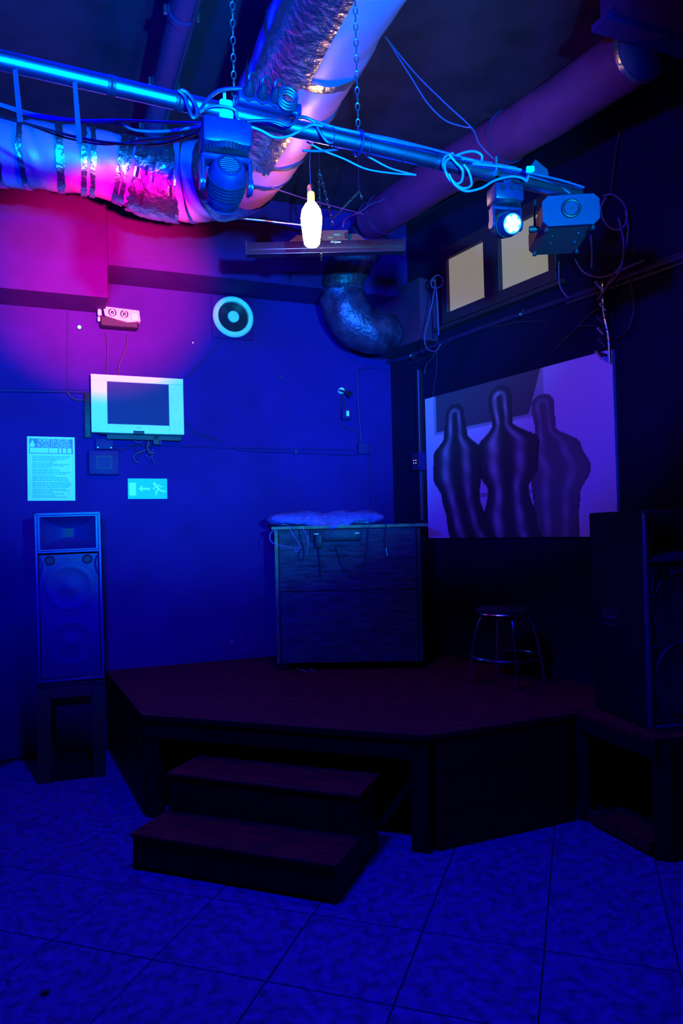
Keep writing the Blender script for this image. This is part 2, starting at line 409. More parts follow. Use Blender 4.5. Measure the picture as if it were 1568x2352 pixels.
b = MB(); b.poly([Z(pD+Vector((.12, .02, 0)), .014), Z(pE+Vector((.06, .03, 0)), .014), Z(pG+Vector((-.05, .1, 0)), .014), Z(Vector((1.9, 4.3, 0)), .014)], (0, 0, .02)); b.build('darkening_panel', 'wood', stage, world=True)  # brown board added over lit tiles to darken the space under the deck
# front edge lip
b = MB(); b.poly([Z(pB, SH-.028), Z(pC, SH-.028), Z(pC, SH), Z(pB, SH)], -nS*.012); b.build('edge_strip', 'woodd', stage, world=True)

# ------------------------------------------------------------------ steps
sL = Vector((-1.075, 3.605, 0)); sR = Vector((-.062, 3.217, 0)); dSt = (sR-sL).normalized(); nSt = Vector((-dSt.y, dSt.x, 0))
steps = thing('wooden_steps', 'two-tread dark wooden steps standing in front of the stage', 'steps', sL, math.atan2(dSt.y, dSt.x))
Wd = (sR-sL).length
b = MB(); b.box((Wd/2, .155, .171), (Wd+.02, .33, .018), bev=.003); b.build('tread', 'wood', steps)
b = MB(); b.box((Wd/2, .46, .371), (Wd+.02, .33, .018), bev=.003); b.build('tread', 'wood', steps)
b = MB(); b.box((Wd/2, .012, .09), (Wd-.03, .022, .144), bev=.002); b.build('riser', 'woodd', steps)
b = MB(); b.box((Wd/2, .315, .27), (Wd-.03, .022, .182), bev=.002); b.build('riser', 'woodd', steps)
for x in (.012, Wd-.012):
    b = MB(); b.poly([(x-.01, .0, .0), (x-.01, .61, .0), (x-.01, .61, .362), (x-.01, .305, .362), (x-.01, .305, .162), (x-.01, .0, .162)], (.02, 0, 0)); b.build('side_panel', 'woodd', steps)

# ================================================================== SPEAKERS
def speaker(name, label, M3, loc, W_, D_, H_):
    t = thing(name, label, 'speaker', loc, mat3=M3, group='loudspeakers')
    b = MB(); fy = -D_/2
    # shell with recessed front (frame)
    b.box((0, .085, H_/2), (W_, D_-.17, H_), bev=.012, seg=2)
    for sx in (-1, 1): b.box((sx*(W_/2-.008), fy+.10, H_/2), (.016, .18, H_-.004), bev=.003)
    b.box((0, fy+.10, H_-.008), (W_-.004, .18, .016), bev=.003); b.box((0, fy+.10, .008), (W_-.004, .18, .016), bev=.003)
    b.box((0, fy+.08, H_*.765), (W_-.03, .14, .016))
    b.build('cabinet', 'cabinet', t)
    # front frame
    f = MB(); fw = .022
    f.box((-W_/2+fw/2, fy+.012, H_/2), (fw, .045, H_), bev=.005); f.box((W_/2-fw/2, fy+.012, H_/2), (fw, .045, H_), bev=.005)
    f.box((0, fy+.012, H_-fw/2), (W_, .045, fw), bev=.005); f.box((0, fy+.012, fw/2), (W_, .045, fw), bev=.005)
    f.box((0, fy+.012, H_*.765), (W_-fw, .04, .016), bev=.004)
    f.build('front_frame', 'speaker', t)
    # horn
    z0, z1 = H_*.78, H_-.03; cz = (z0+z1)/2; hw = W_/2-.035; hh = (z1-z0)/2
    rings = []
    for k in range(9):
        s = k/8.0; ww = hw*(1-s)**.62+.028*s if k else hw; hh2 = hh*(1-s)**.8+.03*s
        rings.append([Vector((x*ww, fy-.004+s*.13, cz+z*hh2)) for x, z in ((-1, -1), (0, -1), (1, -1), (1, 0), (1, 1), (0, 1), (-1, 1), (-1, 0))])
    h = MB(); h.loft(rings, cap=False)
    n0 = rings[0]; outer = [Vector((v.x*1.07, v.y, cz+(v.z-cz)*1.07)) for v in n0]
    h.loft([outer, n0], cap=False); h.loft([[v+Vector((0, .02, 0)) for v in outer], outer], cap=False)
    ho = h.build('horn', 'speaker', t, angle=30)
    tb = MB(); tb.box((0, fy+.128, cz), (.06, .006, .06)); tb.build('throat', 'black', ho)
    # cut the cabinet visually: dark cavity is inside the horn ; lower baffle
    bz1 = H_*.755
    bf = MB(); bf.box((0, fy+.006, bz1/2+.01), (W_-.05, .012, bz1-.03), bev=.003); bf.build('grille', 'grille', t)
    # scalloped plate edges with ports
    for sx in (-1, 1):
        p = MB(); p.torus((sx*(W_/2-.095), fy-.002, bz1-.045), (0, 1, 0), .028, .006, 24, 8); p.cyl((sx*(W_/2-.095), fy-.003, bz1-.045), (sx*(W_/2-.095), fy+.003, bz1-.045), .026, n=24)
        p.build('port', 'black', t)
        g = MB(); g.tube([(sx*(W_/2-.03), fy-.003, bz1-.02), (sx*(W_/2-.045), fy-.003, bz1-.075), (sx*(W_/2-.03), fy-.003, bz1-.15)], .008, 6); g.build('gusset', 'speaker', t)
    for cz2 in (bz1-.235, .255):
        r = MB(); r.torus((0, fy-.001, cz2), (0, 1, 0), W_*.41, .005, 48, 6)
        ro = r.build('woofer_rim', 'speaker', t)
        c2 = MB(); c2.lathe([(W_*.39, 0), (W_*.33, .004), (W_*.30, .001), (W_*.12, .003), (.03, .006), (.001, .008)], (0, fy-.0, cz2), (0, -1, 0), 40); c2.build('woofer', 'grille', t)
    for (x, z) in ((-W_/2+.04, bz1-.17), (W_/2-.04, bz1-.17), (-W_/2+.04, H_*.37), (W_/2-.04, H_*.37), (-W_/2+.04, .05), (W_/2-.04, .05), (0, bz1-.04)):
        q = MB(); q.sphere((x, fy-.006, z), .0075, 6); q.build('bolt', 'chrome', t)
    # carry handle recess on the left side
    hd = MB(); hd.box((-W_/2-.002, .06, H_*.48), (.006, .15, .10), bev=.002); hd.build('side_handle', 'black', t)
    ba = MB(); ba.box((-W_/2-.008, .06, H_*.48), (.012, .13, .02), bev=.004); ba.build('handle_bar', 'blackm', t)
    return t
stL = onz(85, 1796, 0); stR = onz(243, 1783, 0); dsp = Vector((stR.x-stL.x, stR.y-stL.y, 0)).normalized()
swd = (stR-stL).length; nsp = Vector((-dsp.y, dsp.x, 0)); rsp = math.atan2(dsp.y, dsp.x)
SHt = .66; SD = .38
rsp = R_(18); dsp = Vector((math.cos(rsp), math.sin(rsp), 0)); nsp = Vector((-dsp.y, dsp.x, 0)); swd = .435; stR = Vector((-1.665, 4.985, 0)); mid = stR-dsp*swd/2
stand = thing('speaker_stand', 'rough square wooden stand under the tall speaker at left', 'stand', Z(mid+nsp*.19, 0), rsp)
lw = .085
for sx in (-1, 1):
    for sy in (-1, 1):
        b = MB(); b.box((sx*(swd/2-lw/2), sy*(SD/2-lw/2), SHt/2-.002), (lw, lw*.6, SHt-.004), bev=.003); b.build('leg', 'stand', stand)
b = MB(); b.box((0, 0, SHt-.05), (swd-lw*2, SD-.02, .09), bev=.003); b.build('top_rail', 'stand', stand)
for y in (-1, 1):
    b = MB(); b.box((0, y*(SD/2-.03), .06), (swd-lw*2, .03, .07), bev=.003); b.build('stretcher', 'woodd', stand)
b = MB(); b.box((0, 0, SHt-.003+.005), (swd, SD, .015), bev=.002); b.build('top_board', 'stand', stand)
tilt = Matrix.Rotation(rsp, 3, 'Z') @ Matrix.Rotation(R_(-.7), 3, 'Y')
spk = speaker('loudspeaker', 'tall black two-woofer speaker with horn, on a wooden stand against the blue wall', tilt, Z(mid+nsp*.19+dsp*.005, SHt+.018), .43, .38, 1.155)
# right-hand speaker on the stage
spr = Matrix.Rotation(R_(13), 3, 'Z')
spk2 = speaker('loudspeaker', 'tall black speaker cut off by the right edge, standing on the stage', spr, (1.723, 3.995, SH+.001), .46, .50, 1.13)

# ================================================================== DJ CART
cw0 = onz(640, 1541, SH); cw1 = onz(975, 1541, SH)
CW = 1.12; CHt = 1.03
cx = (cw0.x+cw1.x)/2
cart = thing('equipment_cart', 'tall boxy wooden cart of dark stained boards on casters, on the stage', 'cart', (cx-.005, 5.50, SH+.001), R_(-2.0))
b = MB(); b.box((0, .26, .055+CHt/2), (CW-.06, .47, CHt-.03)); b.build('carcass', 'woodd', cart)
b = MB(); b.box((0, .005, .055+.275), (CW-.07, .02, .545), bev=.002); b.build('front_panel', 'cart', cart)
b = MB(); b.box((0, .005, .055+.552+.235), (CW-.07, .02, .47), bev=.002); b.build('front_panel', 'cart', cart)
for sx in (-1, 1):
    b = MB(); b.box((sx*(CW/2-.014), .25, .055+CHt/2-.005), (.028, .52, CHt-.01), bev=.003); b.build('side_panel', 'cartedge' if sx < 0 else 'cart', cart)
b = MB(); b.box((.02, .25, .055+CHt+.008), (CW+.08, .56, .026), bev=.003); b.build('top_board', 'cartedge', cart)
for (x, y) in ((-CW/2+.06, .06), (CW/2-.06, .06), (-CW/2+.06, .44), (CW/2-.06, .44)):
    b = MB(); b.cyl((x-.012, y, .027), (x+.012, y, .027), .026, n=16); c = b.build('caster', 'black', cart)
    b = MB(); b.box((x, y, .05), (.035, .03, .012)); b.box((x-.018, y, .038), (.004, .022, .03)); b.box((x+.018, y, .038), (.004, .022, .03)); b.build('fork', 'chrome', c)
for (x, r) in ((-.16, .012), (-.06, .013), (.30, .013), (.42, .016), (.17, .012)):
    b = MB(); b.torus((x, -.006, .055+CHt-.165), (0, 1, 0), r, .003, 16, 6); b.cyl((x, -.0065, .055+CHt-.165), (x, -.004, .055+CHt-.165), r, n=16); b.build('cable_hole', 'black', cart)
CARTM = ROOTM[cart.name]
def cl(x, y, z): return CARTM @ Vector((x, y, z))
def cpx(px, py, y=-.02):
    """point of the plane in front of the cart face at offset y"""
    n = (CARTM.to_3x3() @ Vector((0, 1, 0))); p = cl(0, y, 0); return onpl(px, py, p, n)
crot = R_(-2.0)
# power strip screwed to the cart front
pc = cpx(772, 1229, -.006)
ps = thing('power_strip', 'black power strip with round sockets screwed to the cart front', 'power strip', pc, crot)
b = MB(); b.box((0, -.02, 0), (.39, .035, .088), bev=.006, seg=2); b.build('body', 'black', ps)
for x in (-.165, .165):
    b = MB(); b.box((x*1.13, -.024, 0), (.012, .05, .094), bev=.003); b.build('end_cap', 'black', ps)
for x in (-.055, .005, .07, .12):
    b = MB(); b.torus((x, -.040, .005), (0, 1, 0), .022, .003, 20, 6); so = b.build('socket', 'blackm', ps)
    b = MB(); b.cyl((x-.008, -.0405, .005), (x-.008, -.038, .005), .003, n=8); b.cyl((x+.008, -.0405, .005), (x+.008, -.038, .005), .003, n=8); b.build('contact', 'black', so)
b = MB(); b.box((-.15, -.039, .012), (.035, .003, .008)); b.box((.16, -.039, .012), (.035, .003, .008)); b.build('sticker', 'white', ps)
pc2 = cpx(732, 1243, -.05)
pa = thing('plug_adapter', 'square black plug adapter stuck in the cart power strip', 'adapter', pc2, crot)
b = MB(); b.box((0, -.018, 0), (.055, .05, .10), bev=.005, seg=2); b.build('body', 'black', pa)
b = MB(); b.tube([(0, -.02, -.05), (.004, -.025, -.10), (.01, -.02, -.2), (.008, -.02, -.27)], .0045, 8); b.build('cord', 'cable', pa)
# film-wrapped mixer on the cart
mxc = cl(-.175, .21, .055+CHt+.0215)
mx = thing('wrapped_mixer', 'wide mixer wrapped in wrinkled clear plastic film lying on the cart top', 'mixer', mxc, crot)
b = MB(); b.box((0, 0, .032), (.70, .26, .055), bev=.008); b.build('mixer_body', 'mixer', mx)
b = MB()
for i in range(9):
    b.cyl((-.26+i*.065, -.03, .06), (-.26+i*.065, -.03, .071), .009, n=10)
b.build('knobs', 'white', mx)
nx, nr = 44, 20; rings = []
for i in range(nx+1):
    s = i/nx; x = -.47+s*.94
    env = min(1, (math.sin(PI*min(max(s, .001), .999))**.42))
    hh = (.062+.012*math.sin(s*9)+.008*math.sin(s*23))*env+.004; ww = (.20+.02*math.sin(s*11+1))*env+.01
    ring = []
    for k in range(nr):
        a = 2*PI*k/nr; z = .055+hh*math.sin(a); y = ww*math.cos(a)
        z += .006*math.sin(7*a+s*31)*env+.004*math.sin(s*90+a*3); y += .008*math.sin(s*47+a*5)*env
        if y < -.14: z -= (-.14-y)*.9*(1 if .05 < s < .75 else .35)*env
        ring.append(Vector((x, y-.02, max(z, .001) if y > -.18 else z)))
    rings.append(ring)
b = MB(); b.loft(rings); b.build('plastic_wrap', 'film', mx, angle=180)

# ================================================================== cables helper
def cable(name, label, pts, r=.005, m='cable', cat='cable', group=None, n=6):
    b = MB(); b.tube(pts, r, n); return tag(b.build(name, m), label, cat, group)
C3 = lambda L, y=-.03: [cpx(x, y2, y) for x, y2 in L]
cable('cable', 'pale cable looping out left of the cart top and back to its front', C3([(640, 1214), (621, 1225), (622, 1243), (640, 1252), (668, 1258)]), .0035, 'cablel')
cable('cable', 'pale cable hanging at the cart front, knotted at its lower end', C3([(661, 1208), (672, 1228), (686, 1250), (685, 1264), (678, 1267), (676, 1260), (684, 1257)]), .0035, 'cablel')
cable('cable', 'pale cable hanging in a narrow loop left of the cart power strip', C3([(693, 1212), (704, 1232), (706, 1256), (703, 1275)], -.03)+C3([(697, 1262), (690, 1264), (687, 1276), (692, 1286), (698, 1278), (697, 1262)], -.03)[:0], .0035, 'cablel')
cable('cable', 'black cable bent in a U below the left end of the cart power strip', C3([(686, 1214), (692, 1240), (698, 1262), (697, 1282), (690, 1289), (685, 1280), (688, 1266), (695, 1260)]), .0035, 'cable')
cable('cable', 'black cable drooping in a wide curve between two holes of the cart front', C3([(770, 1257), (777, 1275), (785, 1300), (806, 1318), (828, 1308), (840, 1275), (843, 1240), (845, 1210)]), .004, 'cable')
cable('cable', 'thin pale cable hanging right of the cart power strip', C3([(848, 1210), (850, 1235), (850, 1262)]), .003, 'cableb')
pg = thing('microphone_cable', 'black cable with a silver plug end hanging over the cart front', 'cable', cpx(885, 1210, -.03), crot)
b = MB(); b.tube(C3([(886, 1204), (884, 1225), (882, 1245), (884, 1262)]), .005, 8); b.build('cord', 'cable', pg, world=True)
b = MB(); b.cyl(cpx(886, 1258, -.03), cpx(889, 1277, -.03), .009, n=14); b.build('plug', 'chrome', pg, world=True)

# ================================================================== BACK WALL ITEMS
def wall_thing(name, label, cat, px, py, off=0.0, group=None): return thing(name, label, cat, WA(px, py, off), ROTA, group)
def wu(p0, p1): return (WA(*p1)-WA(*p0)).dot(dA)
# --- notice
n0 = WA(62, 1002); n1 = WA(173, 1150); nw = (n1-n0).dot(dA); nh = n0.z-n1.z
no = thing('fire_notice', 'white framed fire safety notice with a dark printed heading on the left wall', 'notice', n0-nA*.004, ROTA)
b = MB(); b.box((nw/2, 0, -nh/2), (nw, .006, nh), bev=.002); b.build('sheet', 'paper', no)
hd_h = nh*.235
b = MB(); b.box((nw/2, -.0036, -.016-hd_h/2), (nw-.03, .0008, hd_h)); hb = b.build('heading_band', 'ink', no)
text_mesh('heading_text', 'NORME DA SEGUIRE', .045, 'paper', no, (nw*.56, -.0045, -.034), nw*.66)
text_mesh('heading_text', 'IN CASO DI INCENDIO', .045, 'paper', no, (nw*.56, -.0045, -.070), nw*.70)
fl = MB(); fl.poly([(.020, -.0042, -.082), (.052, -.0042, -.082), (.055, -.0042, -.065), (.047, -.0042, -.048), (.038, -.0042, -.022), (.030, -.0042, -.045), (.019, -.0042, -.062)], (0, -.0006, 0)); fl.build('flame_symbol', 'paper', no)
for (x0, x1) in ((.02, nw*.44), (nw*.45, nw*.64), (nw*.66, nw*.72), (nw*.74, nw*.82), (nw*.84, nw*.93)):
    b = MB(); b.box(((x0+x1)/2, -.0043, -.108), (x1-x0, .0006, .040)); b.build('printed_box', 'paper', no)
tl_ = MB()
random.seed(3)
y0 = -.016-hd_h-.02; k = 0
while y0 > -nh+.025:
    x = .035
    end = nw-.03-(random.random()**3)*nw*.45
    while x < end:
        l = random.uniform(.012, .045); l = min(l, end-x)
        if l > .004: tl_.box((x+l/2, -.0036, y0), (l, .0006, .0065))
        x += l+.004
    y0 -= .0118+(.004 if k % 4 == 3 else 0); k += 1
tb_ = tl_.build('text_lines', 'ink2', no); 
b = MB()
for (x, z, sx, sz) in ((.015, -nh/2-.04, .0015, nh*.72), (nw-.015, -nh/2-.04, .0015, nh*.72)): b.box((x, -.0036, z), (sx, .0006, sz))
b.build('ruled_border', 'ink2', no)
# --- exit sign
s0 = WA(293, 1099); s1 = WA(384, 1146); sw = (s1-s0).dot(dA); sh = s0.z-s1.z
ex = thing('exit_sign', 'small green and white emergency exit sign with arrow and running figure', 'sign', s0-nA*.004, ROTA)
b = MB(); b.box((sw/2, 0, -sh/2), (sw, .005, sh), bev=.001); b.build('panel', 'signg', ex)
b = MB(); b.box((sw*.12, -.0032, -sh*.52), (sw*.17, .0008, sh*.62)); b.build('door_symbol', 'signw', ex)
P = lambda L: [(sw*x, -.0030, -sh*y) for x, y in L]
b = MB(); b.poly(P([(.27, .5), (.37, .32), (.36, .45), (.56, .45), (.56, .55), (.36, .55), (.37, .68)]), (0, -.0008, 0)); b.build('arrow', 'signw', ex)
b = MB(); b.cyl((sw*.68, -.003, -sh*.26), (sw*.68, -.0038, -sh*.26), sh*.08, n=16)
for L in ([(.66, .35), (.72, .30), (.86, .58), (.80, .62)], [(.70, .30), (.80, .30), (.88, .40), (.86, .44), (.79, .36), (.72, .37)], [(.80, .56), (.85, .55), (.97, .60), (.96, .66), (.84, .65)], [(.76, .52), (.81, .56), (.73, .66), (.74, .82), (.70, .82), (.69, .62)], [(.68, .34), (.71, .38), (.68, .50), (.64, .56), (.62, .52), (.66, .46)]):
    b.poly(P(L), (0, -.0008, 0))
b.build('running_figure', 'signw', ex)
b = MB(); b.box((sw*.62, -.0028, -sh*.5), (.0012, .0006, sh)); b.build('panel_seam', 'ink2', ex)
# --- TV
t0 = WA(208, 861, .10); t1 = WA(422, 998, .10); tw = (t1-t0).dot(dA); th = t0.z-t1.z+.012
tv = thing('television', 'silver box television with a dark blank screen hung on the left wall', 'television', (t0+t1)/2+Vector((0, 0, 0)), ROTA)
tr = Matrix.Rotation(R_(-2), 3, 'X')
b = MB(); sxl, sxr, szt, szb = .17, .165, .115, .155
b.box((-tw/2+tw*sxl/2, 0, 0), (tw*sxl, .035, th), tr, .003); b.box((tw/2-tw*sxr/2, 0, 0), (tw*sxr, .035, th), tr, .003)
b.box((0, 0, th/2-th*szt/2), (tw, .035, th*szt), tr, .003); b.box((0, 0, -th/2+th*szb/2), (tw, .035, th*szb), tr, .003)
b.build('bezel', 'silver', tv)
b = MB(); b.box((0, .006, .01), (tw*.70, .02, th*.78), tr); b.build('screen', 'screen', tv)
b = MB(); b.box((0, .058, -.02), (tw*.86, .08, th*.96), bev=.02, seg=2); b.build('back_shell', 'black', tv)
b = MB(); b.box((0, -.0225, -th/2+.045), (.045, .001, .004)); b.build('maker_badge', 'ink', tv)
b = MB(); b.box((0, -.02, -th/2+.008), (.085, .012, .028), bev=.002); b.build('sensor_box', 'black', tv)
b = MB(); b.box((.05, .05, -th/2-.022), (tw*.82, .05, .045), bev=.003); b.build('wall_bracket', 'black', tv)
# --- adapters and mess under the TV
jb = wall_thing('junction_box', 'small low junction box tucked under the left end of the television', 'junction box', 239, 1021, .0)
b = MB(); b.box((0, -.025, 0), (.135, .05, .085), bev=.006, seg=2); b.build('box_body', 'greyp', jb)
for x in (-.05, .05):
    b = MB(); b.cyl((x, -.052, -.03), (x, -.049, -.03), .005, n=8); b.build('screw', 'steel', jb)
jb2 = wall_thing('junction_box', 'large square junction box with a square lid outline, left of the exit sign', 'junction box', 238, 1064, .0)
b = MB(); b.box((0, -.035, 0), (.235, .07, .195), bev=.012, seg=2); b.build('box_body', 'greyp', jb2)
b = MB(); 
for (x, z, sx, sz) in ((0, .048, .115, .006), (0, -.048, .115, .006), (-.055, 0, .006, .10), (.055, 0, .006, .10)): b.box((x, -.071, z), (sx, .004, sz))
b.build('lid_frame', 'black', jb2)
b = MB(); b.box((0, -.0705, 0), (.104, .003, .090)); b.build('lid', 'greyp', jb2)
b = MB(); b.cyl((-.04, -.073, 0), (-.04, -.07, 0), .004, n=8); b.cyl((.04, -.073, 0), (.04, -.07, 0), .004, n=8); b.build('screw', 'black', jb2)
# vertical power strip left of TV
vs = wall_thing('power_strip', 'black power strip fixed upright beside the left edge of the television', 'power strip', 201, 955, 0)
b = MB(); b.box((0, -.022, 0), (.055, .04, .36), bev=.005, seg=2); b.build('body', 'black', vs)
for z in (-.09, -.03, .04):
    b = MB(); b.torus((0, -.043, z), (0, 1, 0), .019, .003, 18, 6); b.build('socket', 'blackm', vs)
# power adapters
pw = wall_thing('power_adapter', 'black power adapter with a bright green label hanging below the television', 'adapter', 356, 1010, .0)
b = MB(); b.box((0, -.05, 0), (.05, .05, .10), bev=.004); b.build('body', 'black', pw)
b = MB(); b.box((.035, -.045, -.005), (.028, .045, .095), bev=.004); b.build('second_body', 'greyp', pw)
b = MB(); b.box((.036, -.0685, .028), (.028, .002, .026), Matrix.Rotation(R_(-12), 3, 'Y')); b.build('label_sticker', 'greenst', pw)
WP = lambda L, off=.03: [WA(x, y, off) for x, y in L]
for i, (L, lab) in enumerate((
    ([(303, 1004), (312, 1014), (322, 1016), (330, 1008), (326, 1002)], 'short pale wire bundle looped under the television sensor'),
    ([(337, 1002), (342, 1018), (332, 1034), (312, 1042), (306, 1052), (318, 1064)], 'thin wire straggling down below the television centre'),
    ([(345, 1004), (338, 1024), (345, 1044), (356, 1068)], 'thin wire ending in a loose tip above the exit sign'),
    ([(352, 1030), (346, 1040), (336, 1046), (344, 1052), (352, 1044)], 'small curled wire beside the green labelled adapter'),
    ([(258, 1024), (275, 1034), (295, 1028), (310, 1020), (330, 1024), (350, 1026)], 'dark wire lying along the conduit under the television'),
    ([(318, 1020), (312, 1034), (326, 1040), (308, 1062)], 'kinked dark wire below the middle of the television'))):
    cable('wire', lab, WP(L, .04), .0035 if i else .005, 'cableb' if i in (0, 3) else 'cable', 'wire')
cable('cable', 'thick black cable curling under the green labelled adapter', WP([(340, 1014), (338, 1030), (344, 1040), (354, 1040)], .06), .009, 'cable')
# --- conduits, back wall
def conduit(lab, L, r=.011, off=.013, m='greyp', smooth=True, name='conduit'):
    b = MB(); b.tube(WP(L, off), r, 8, smooth); return tag(b.build(name, m), lab, 'conduit')
conduit('horizontal conduit running from the left frame edge to the television', [(-200, 893), (60, 897), (198, 900)], .014)
conduit('thin vertical conduit dropping from the soffit to the long left conduit', [(156, 712), (156, 893)], .007, .009)
cable('cable', 'dark cable curving from the vertical conduit to behind the television', WP([(156, 900), (162, 912), (178, 919), (204, 918)], .02), .006, 'cable')
conduit('long thin upper conduit crossing the back wall right of the television', [(258, 1022), (400, 1024), (520, 1028), (600, 1029), (820, 1034)], .007, .009)
conduit('short lower conduit reaching the junction box near the corner', [(530, 1026), (570, 1034), (680, 1039), (822, 1045)], .009, .012)
b = MB()
for px, py in ((679, 1038),): b.box(WA(px, py, .012), (.035, .024, .05), Matrix.Rotation(ROTA, 3, 'Z'), .003)
tag(b.build('conduit_clip', 'greyp'), 'small clip joining the two wall conduits mid-run', 'clip')
jb3 = wall_thing('junction_box', 'square junction box near the corner where the conduits meet', 'junction box', 833, 1031)
b = MB(); b.box((0, -.02, 0), (.115, .04, .10), bev=.004); b.build('box_body', 'greyp', jb3)
b = MB(); b.box((.045, -.045, -.02), (.02, .02, .07), bev=.003); b.build('cable_gland', 'greyp', jb3)
conduit('vertical conduit from the corner bend down to the junction box', [(868, 842), (838, 845), (823, 852), (820, 870), (824, 950), (830, 1018)], .012, .014)
conduit('conduit dropping from the junction box behind the equipment cart', [(848, 1045), (852, 1100), (866, 1230)], .013, .014)
cable('cable', 'black cable curving down to the curled cables of the small wall box', WP([(784, 967), (788, 978), (797, 985), (812, 988), (820, 996), (823, 1020)], .012), .005, 'cable')
# --- vent fan
vf = wall_thing('wall_fan', 'round vent fan with pale ring on a square plate high on the back wall', 'fan', 533, 731, 0)
b = MB(); b.box((0, -.012, 0), (.36, .024, .37), bev=.012, seg=2); b.build('mounting_plate', 'soffit', vf)
b = MB(); b.lathe([(.172, .024), (.176, .045), (.165, .058), (.132, .056), (.128, .028)], (0, 0, 0), (0, -1, 0), 48, cap=False); b.build('ring', 'white', vf)
b = MB(); b.cyl((0, -.02, 0), (0, -.028, 0), .13, n=40); b.build('fan_cavity', 'black', vf)
for k in range(5):
    bl = MB(); a = k*2*PI/5; ca, sa = math.cos(a), math.sin(a)
    def pt(r, t, y): return (r*math.cos(a+t), y, r*math.sin(a+t))
    bl.poly([pt(.04, -.3, -.032), pt(.115, -.25, -.036), pt(.115, .35, -.030), pt(.04, .3, -.030)], (0, -.002, 0)); bl.build('blade', 'black', vf)
b = MB()
for r in (.060, .075, .090, .105, .120): b.torus((0, -.048, 0), (0, 1, 0), r, .0022, 40, 5)
for k in range(4):
    a = k*PI/2+.6; b.cyl((.03*math.cos(a), -.048, .03*math.sin(a)), (.13*math.cos(a), -.048, .13*math.sin(a)), .003, n=6)
b.build('guard', 'blackm', vf)
b = MB(); b.lathe([(.048, .03), (.050, .052), (.044, .060), (.002, .061)], (0, 0, 0), (0, -1, 0), 28); b.build('hub', 'white', vf)
for a in (.5, 2.3, 4.45):
    b = MB(); b.cyl((.152*math.cos(a), -.056, .152*math.sin(a)), (.152*math.cos(a), -.064, .152*math.sin(a)), .012, n=12); b.build('screw', 'white', vf)
cable('cable', 'thin cable slanting from the wall fan down to the television', WP([(528, 750), (512, 775), (480, 812), (450, 845), (428, 868)], .012)[0:], .004, 'cable')
cable('cable', 'thin cable leaving the television right side and slanting down the wall', WP([(418, 960), (438, 985), (455, 998), (490, 1007), (508, 1018)], .012), .005, 'cable')
# --- emergency light
el = wall_thing('emergency_light', 'twin-lamp emergency light glinting under clear wrap, above the television', 'lamp', 272, 738, 0)
b = MB(); b.box((0, -.06, -.035), (.29, .09, .085), bev=.01); b.build('battery_box', 'black', el)
b = MB(); b.poly([(-.125, -.05, .075), (.15, -.05, .065), (.16, -.05, -.02), (.06, -.05, -.035), (-.02, -.05, -.02), (-.11, -.05, .005)], (0, -.07, 0)); b.build('lamp_housing', 'pink', el)
for x, z in ((-.055, .03), (.035, .025)):
    b = MB(); b.torus((x, -.124, z), (0, 1, 0), .027, .006, 20, 8); b.sphere((x, -.124, z), .014, 8); b.build('lamp', 'chrome', el)
b = MB(); b.box((.115, -.125, .01), (.05, .012, .06), bev=.004); b.build('white_tab', 'paper', el)
b = MB(); b.box((-.15, -.09, .03), (.03, .04, .05), bev=.006); b.box((-.155, -.08, -.02), (.02, .03, .035), bev=.004); b.build('side_clamp', 'silver', el)
cable('wire', 'thin wire from the emergency light left side to the television top', WP([(243, 763), (247, 800), (246, 830), (245, 862)], .03), .0035, 'cable', 'wire')
cable('wire', 'thin wire from the emergency light right side to the television top', WP([(293, 765), (289, 800), (275, 835), (271, 864)], .03), .0035, 'cable', 'wire')
gl = wall_thing('indicator_lamp', 'tiny bright green light left of the emergency light', 'light', 182, 753, 0)
b = MB(); b.box((0, -.008, 0), (.03, .016, .03), bev=.003); b.build('body', 'greyp', gl)
b = MB(); b.sphere((0, -.02, 0), .015, 8); b.build('led', 'ledgreen', gl)
# --- spot lamp + box near the corner
sp = wall_thing('wall_spot', 'tiny clip-on spotlight with flared head high near the corner', 'lamp', 782, 901, 0)
b = MB(); b.cyl((0, 0, .01), (0, -.03, .01), .028, n=18); b.build('mount', 'silver', sp)
b = MB(); b.tube([(-.02, -.03, .012), (-.012, -.06, .0), (.02, -.075, -.004)], .011, 8); b.build('arm', 'chrome', sp)
b = MB(); b.lathe([(.014, 0), (.018, .02), (.036, .06), (.034, .062)], (.015, -.07, -.004), (.75, -.25, -.55), 20); b.build('lamp_head', 'black', sp)
sb = wall_thing('transformer_box', 'small box with a white label below the tiny wall spotlight', 'transformer', 790, 953, 0)
b = MB(); b.box((0, -.03, 0), (.075, .055, .095), bev=.004); b.build('box_body', 'greyp', sb)
b = MB(); b.box((.012, -.0585, .004), (.026, .002, .046)); b.build('label_sticker', 'paper', sb)
cable('cable', 'short cable between the tiny wall spotlight and the transformer box', WP([(780, 908), (781, 922), (783, 940)], .02), .004, 'cable')
cable('cable', 'thick short cable behind the tiny wall spotlight', WP([(785, 906), (790, 922), (792, 940)], .02), .008, 'cable')
hk = wall_thing('wall_bracket', 'small broken metal bracket alone in the middle of the back wall', 'bracket', 644, 868, 0)
b = MB(); b.box((0, -.006, 0), (.045, .012, .045), bev=.003); b.build('plate', 'greyp', hk)
b = MB(); b.tube([(.0, -.01, -.002), (.0, -.03, -.005), (.005, -.035, -.018)], .006, 8); b.build('hook', 'steel', hk)
fk = WA(443, 787, .003); b = MB(); b.sphere(fk, .008, 6, (1, .5, 1)); tag(b.build('plaster_chip', 'bare'), 'tiny pale chip in the wall left of the fan cable', 'chip')
b = MB(); 
for px, py, r in ((532, 1474, .012), (553, 1466, .007), (566, 1489, .007)): b.sphere(WA(px, py, .003), r, 6, (1, .4, .7))
tag(b.build('plaster_chips', 'bare'), 'tiny pale chips of bare plaster low on the back wall left of the cart', 'chips', kind='stuff')
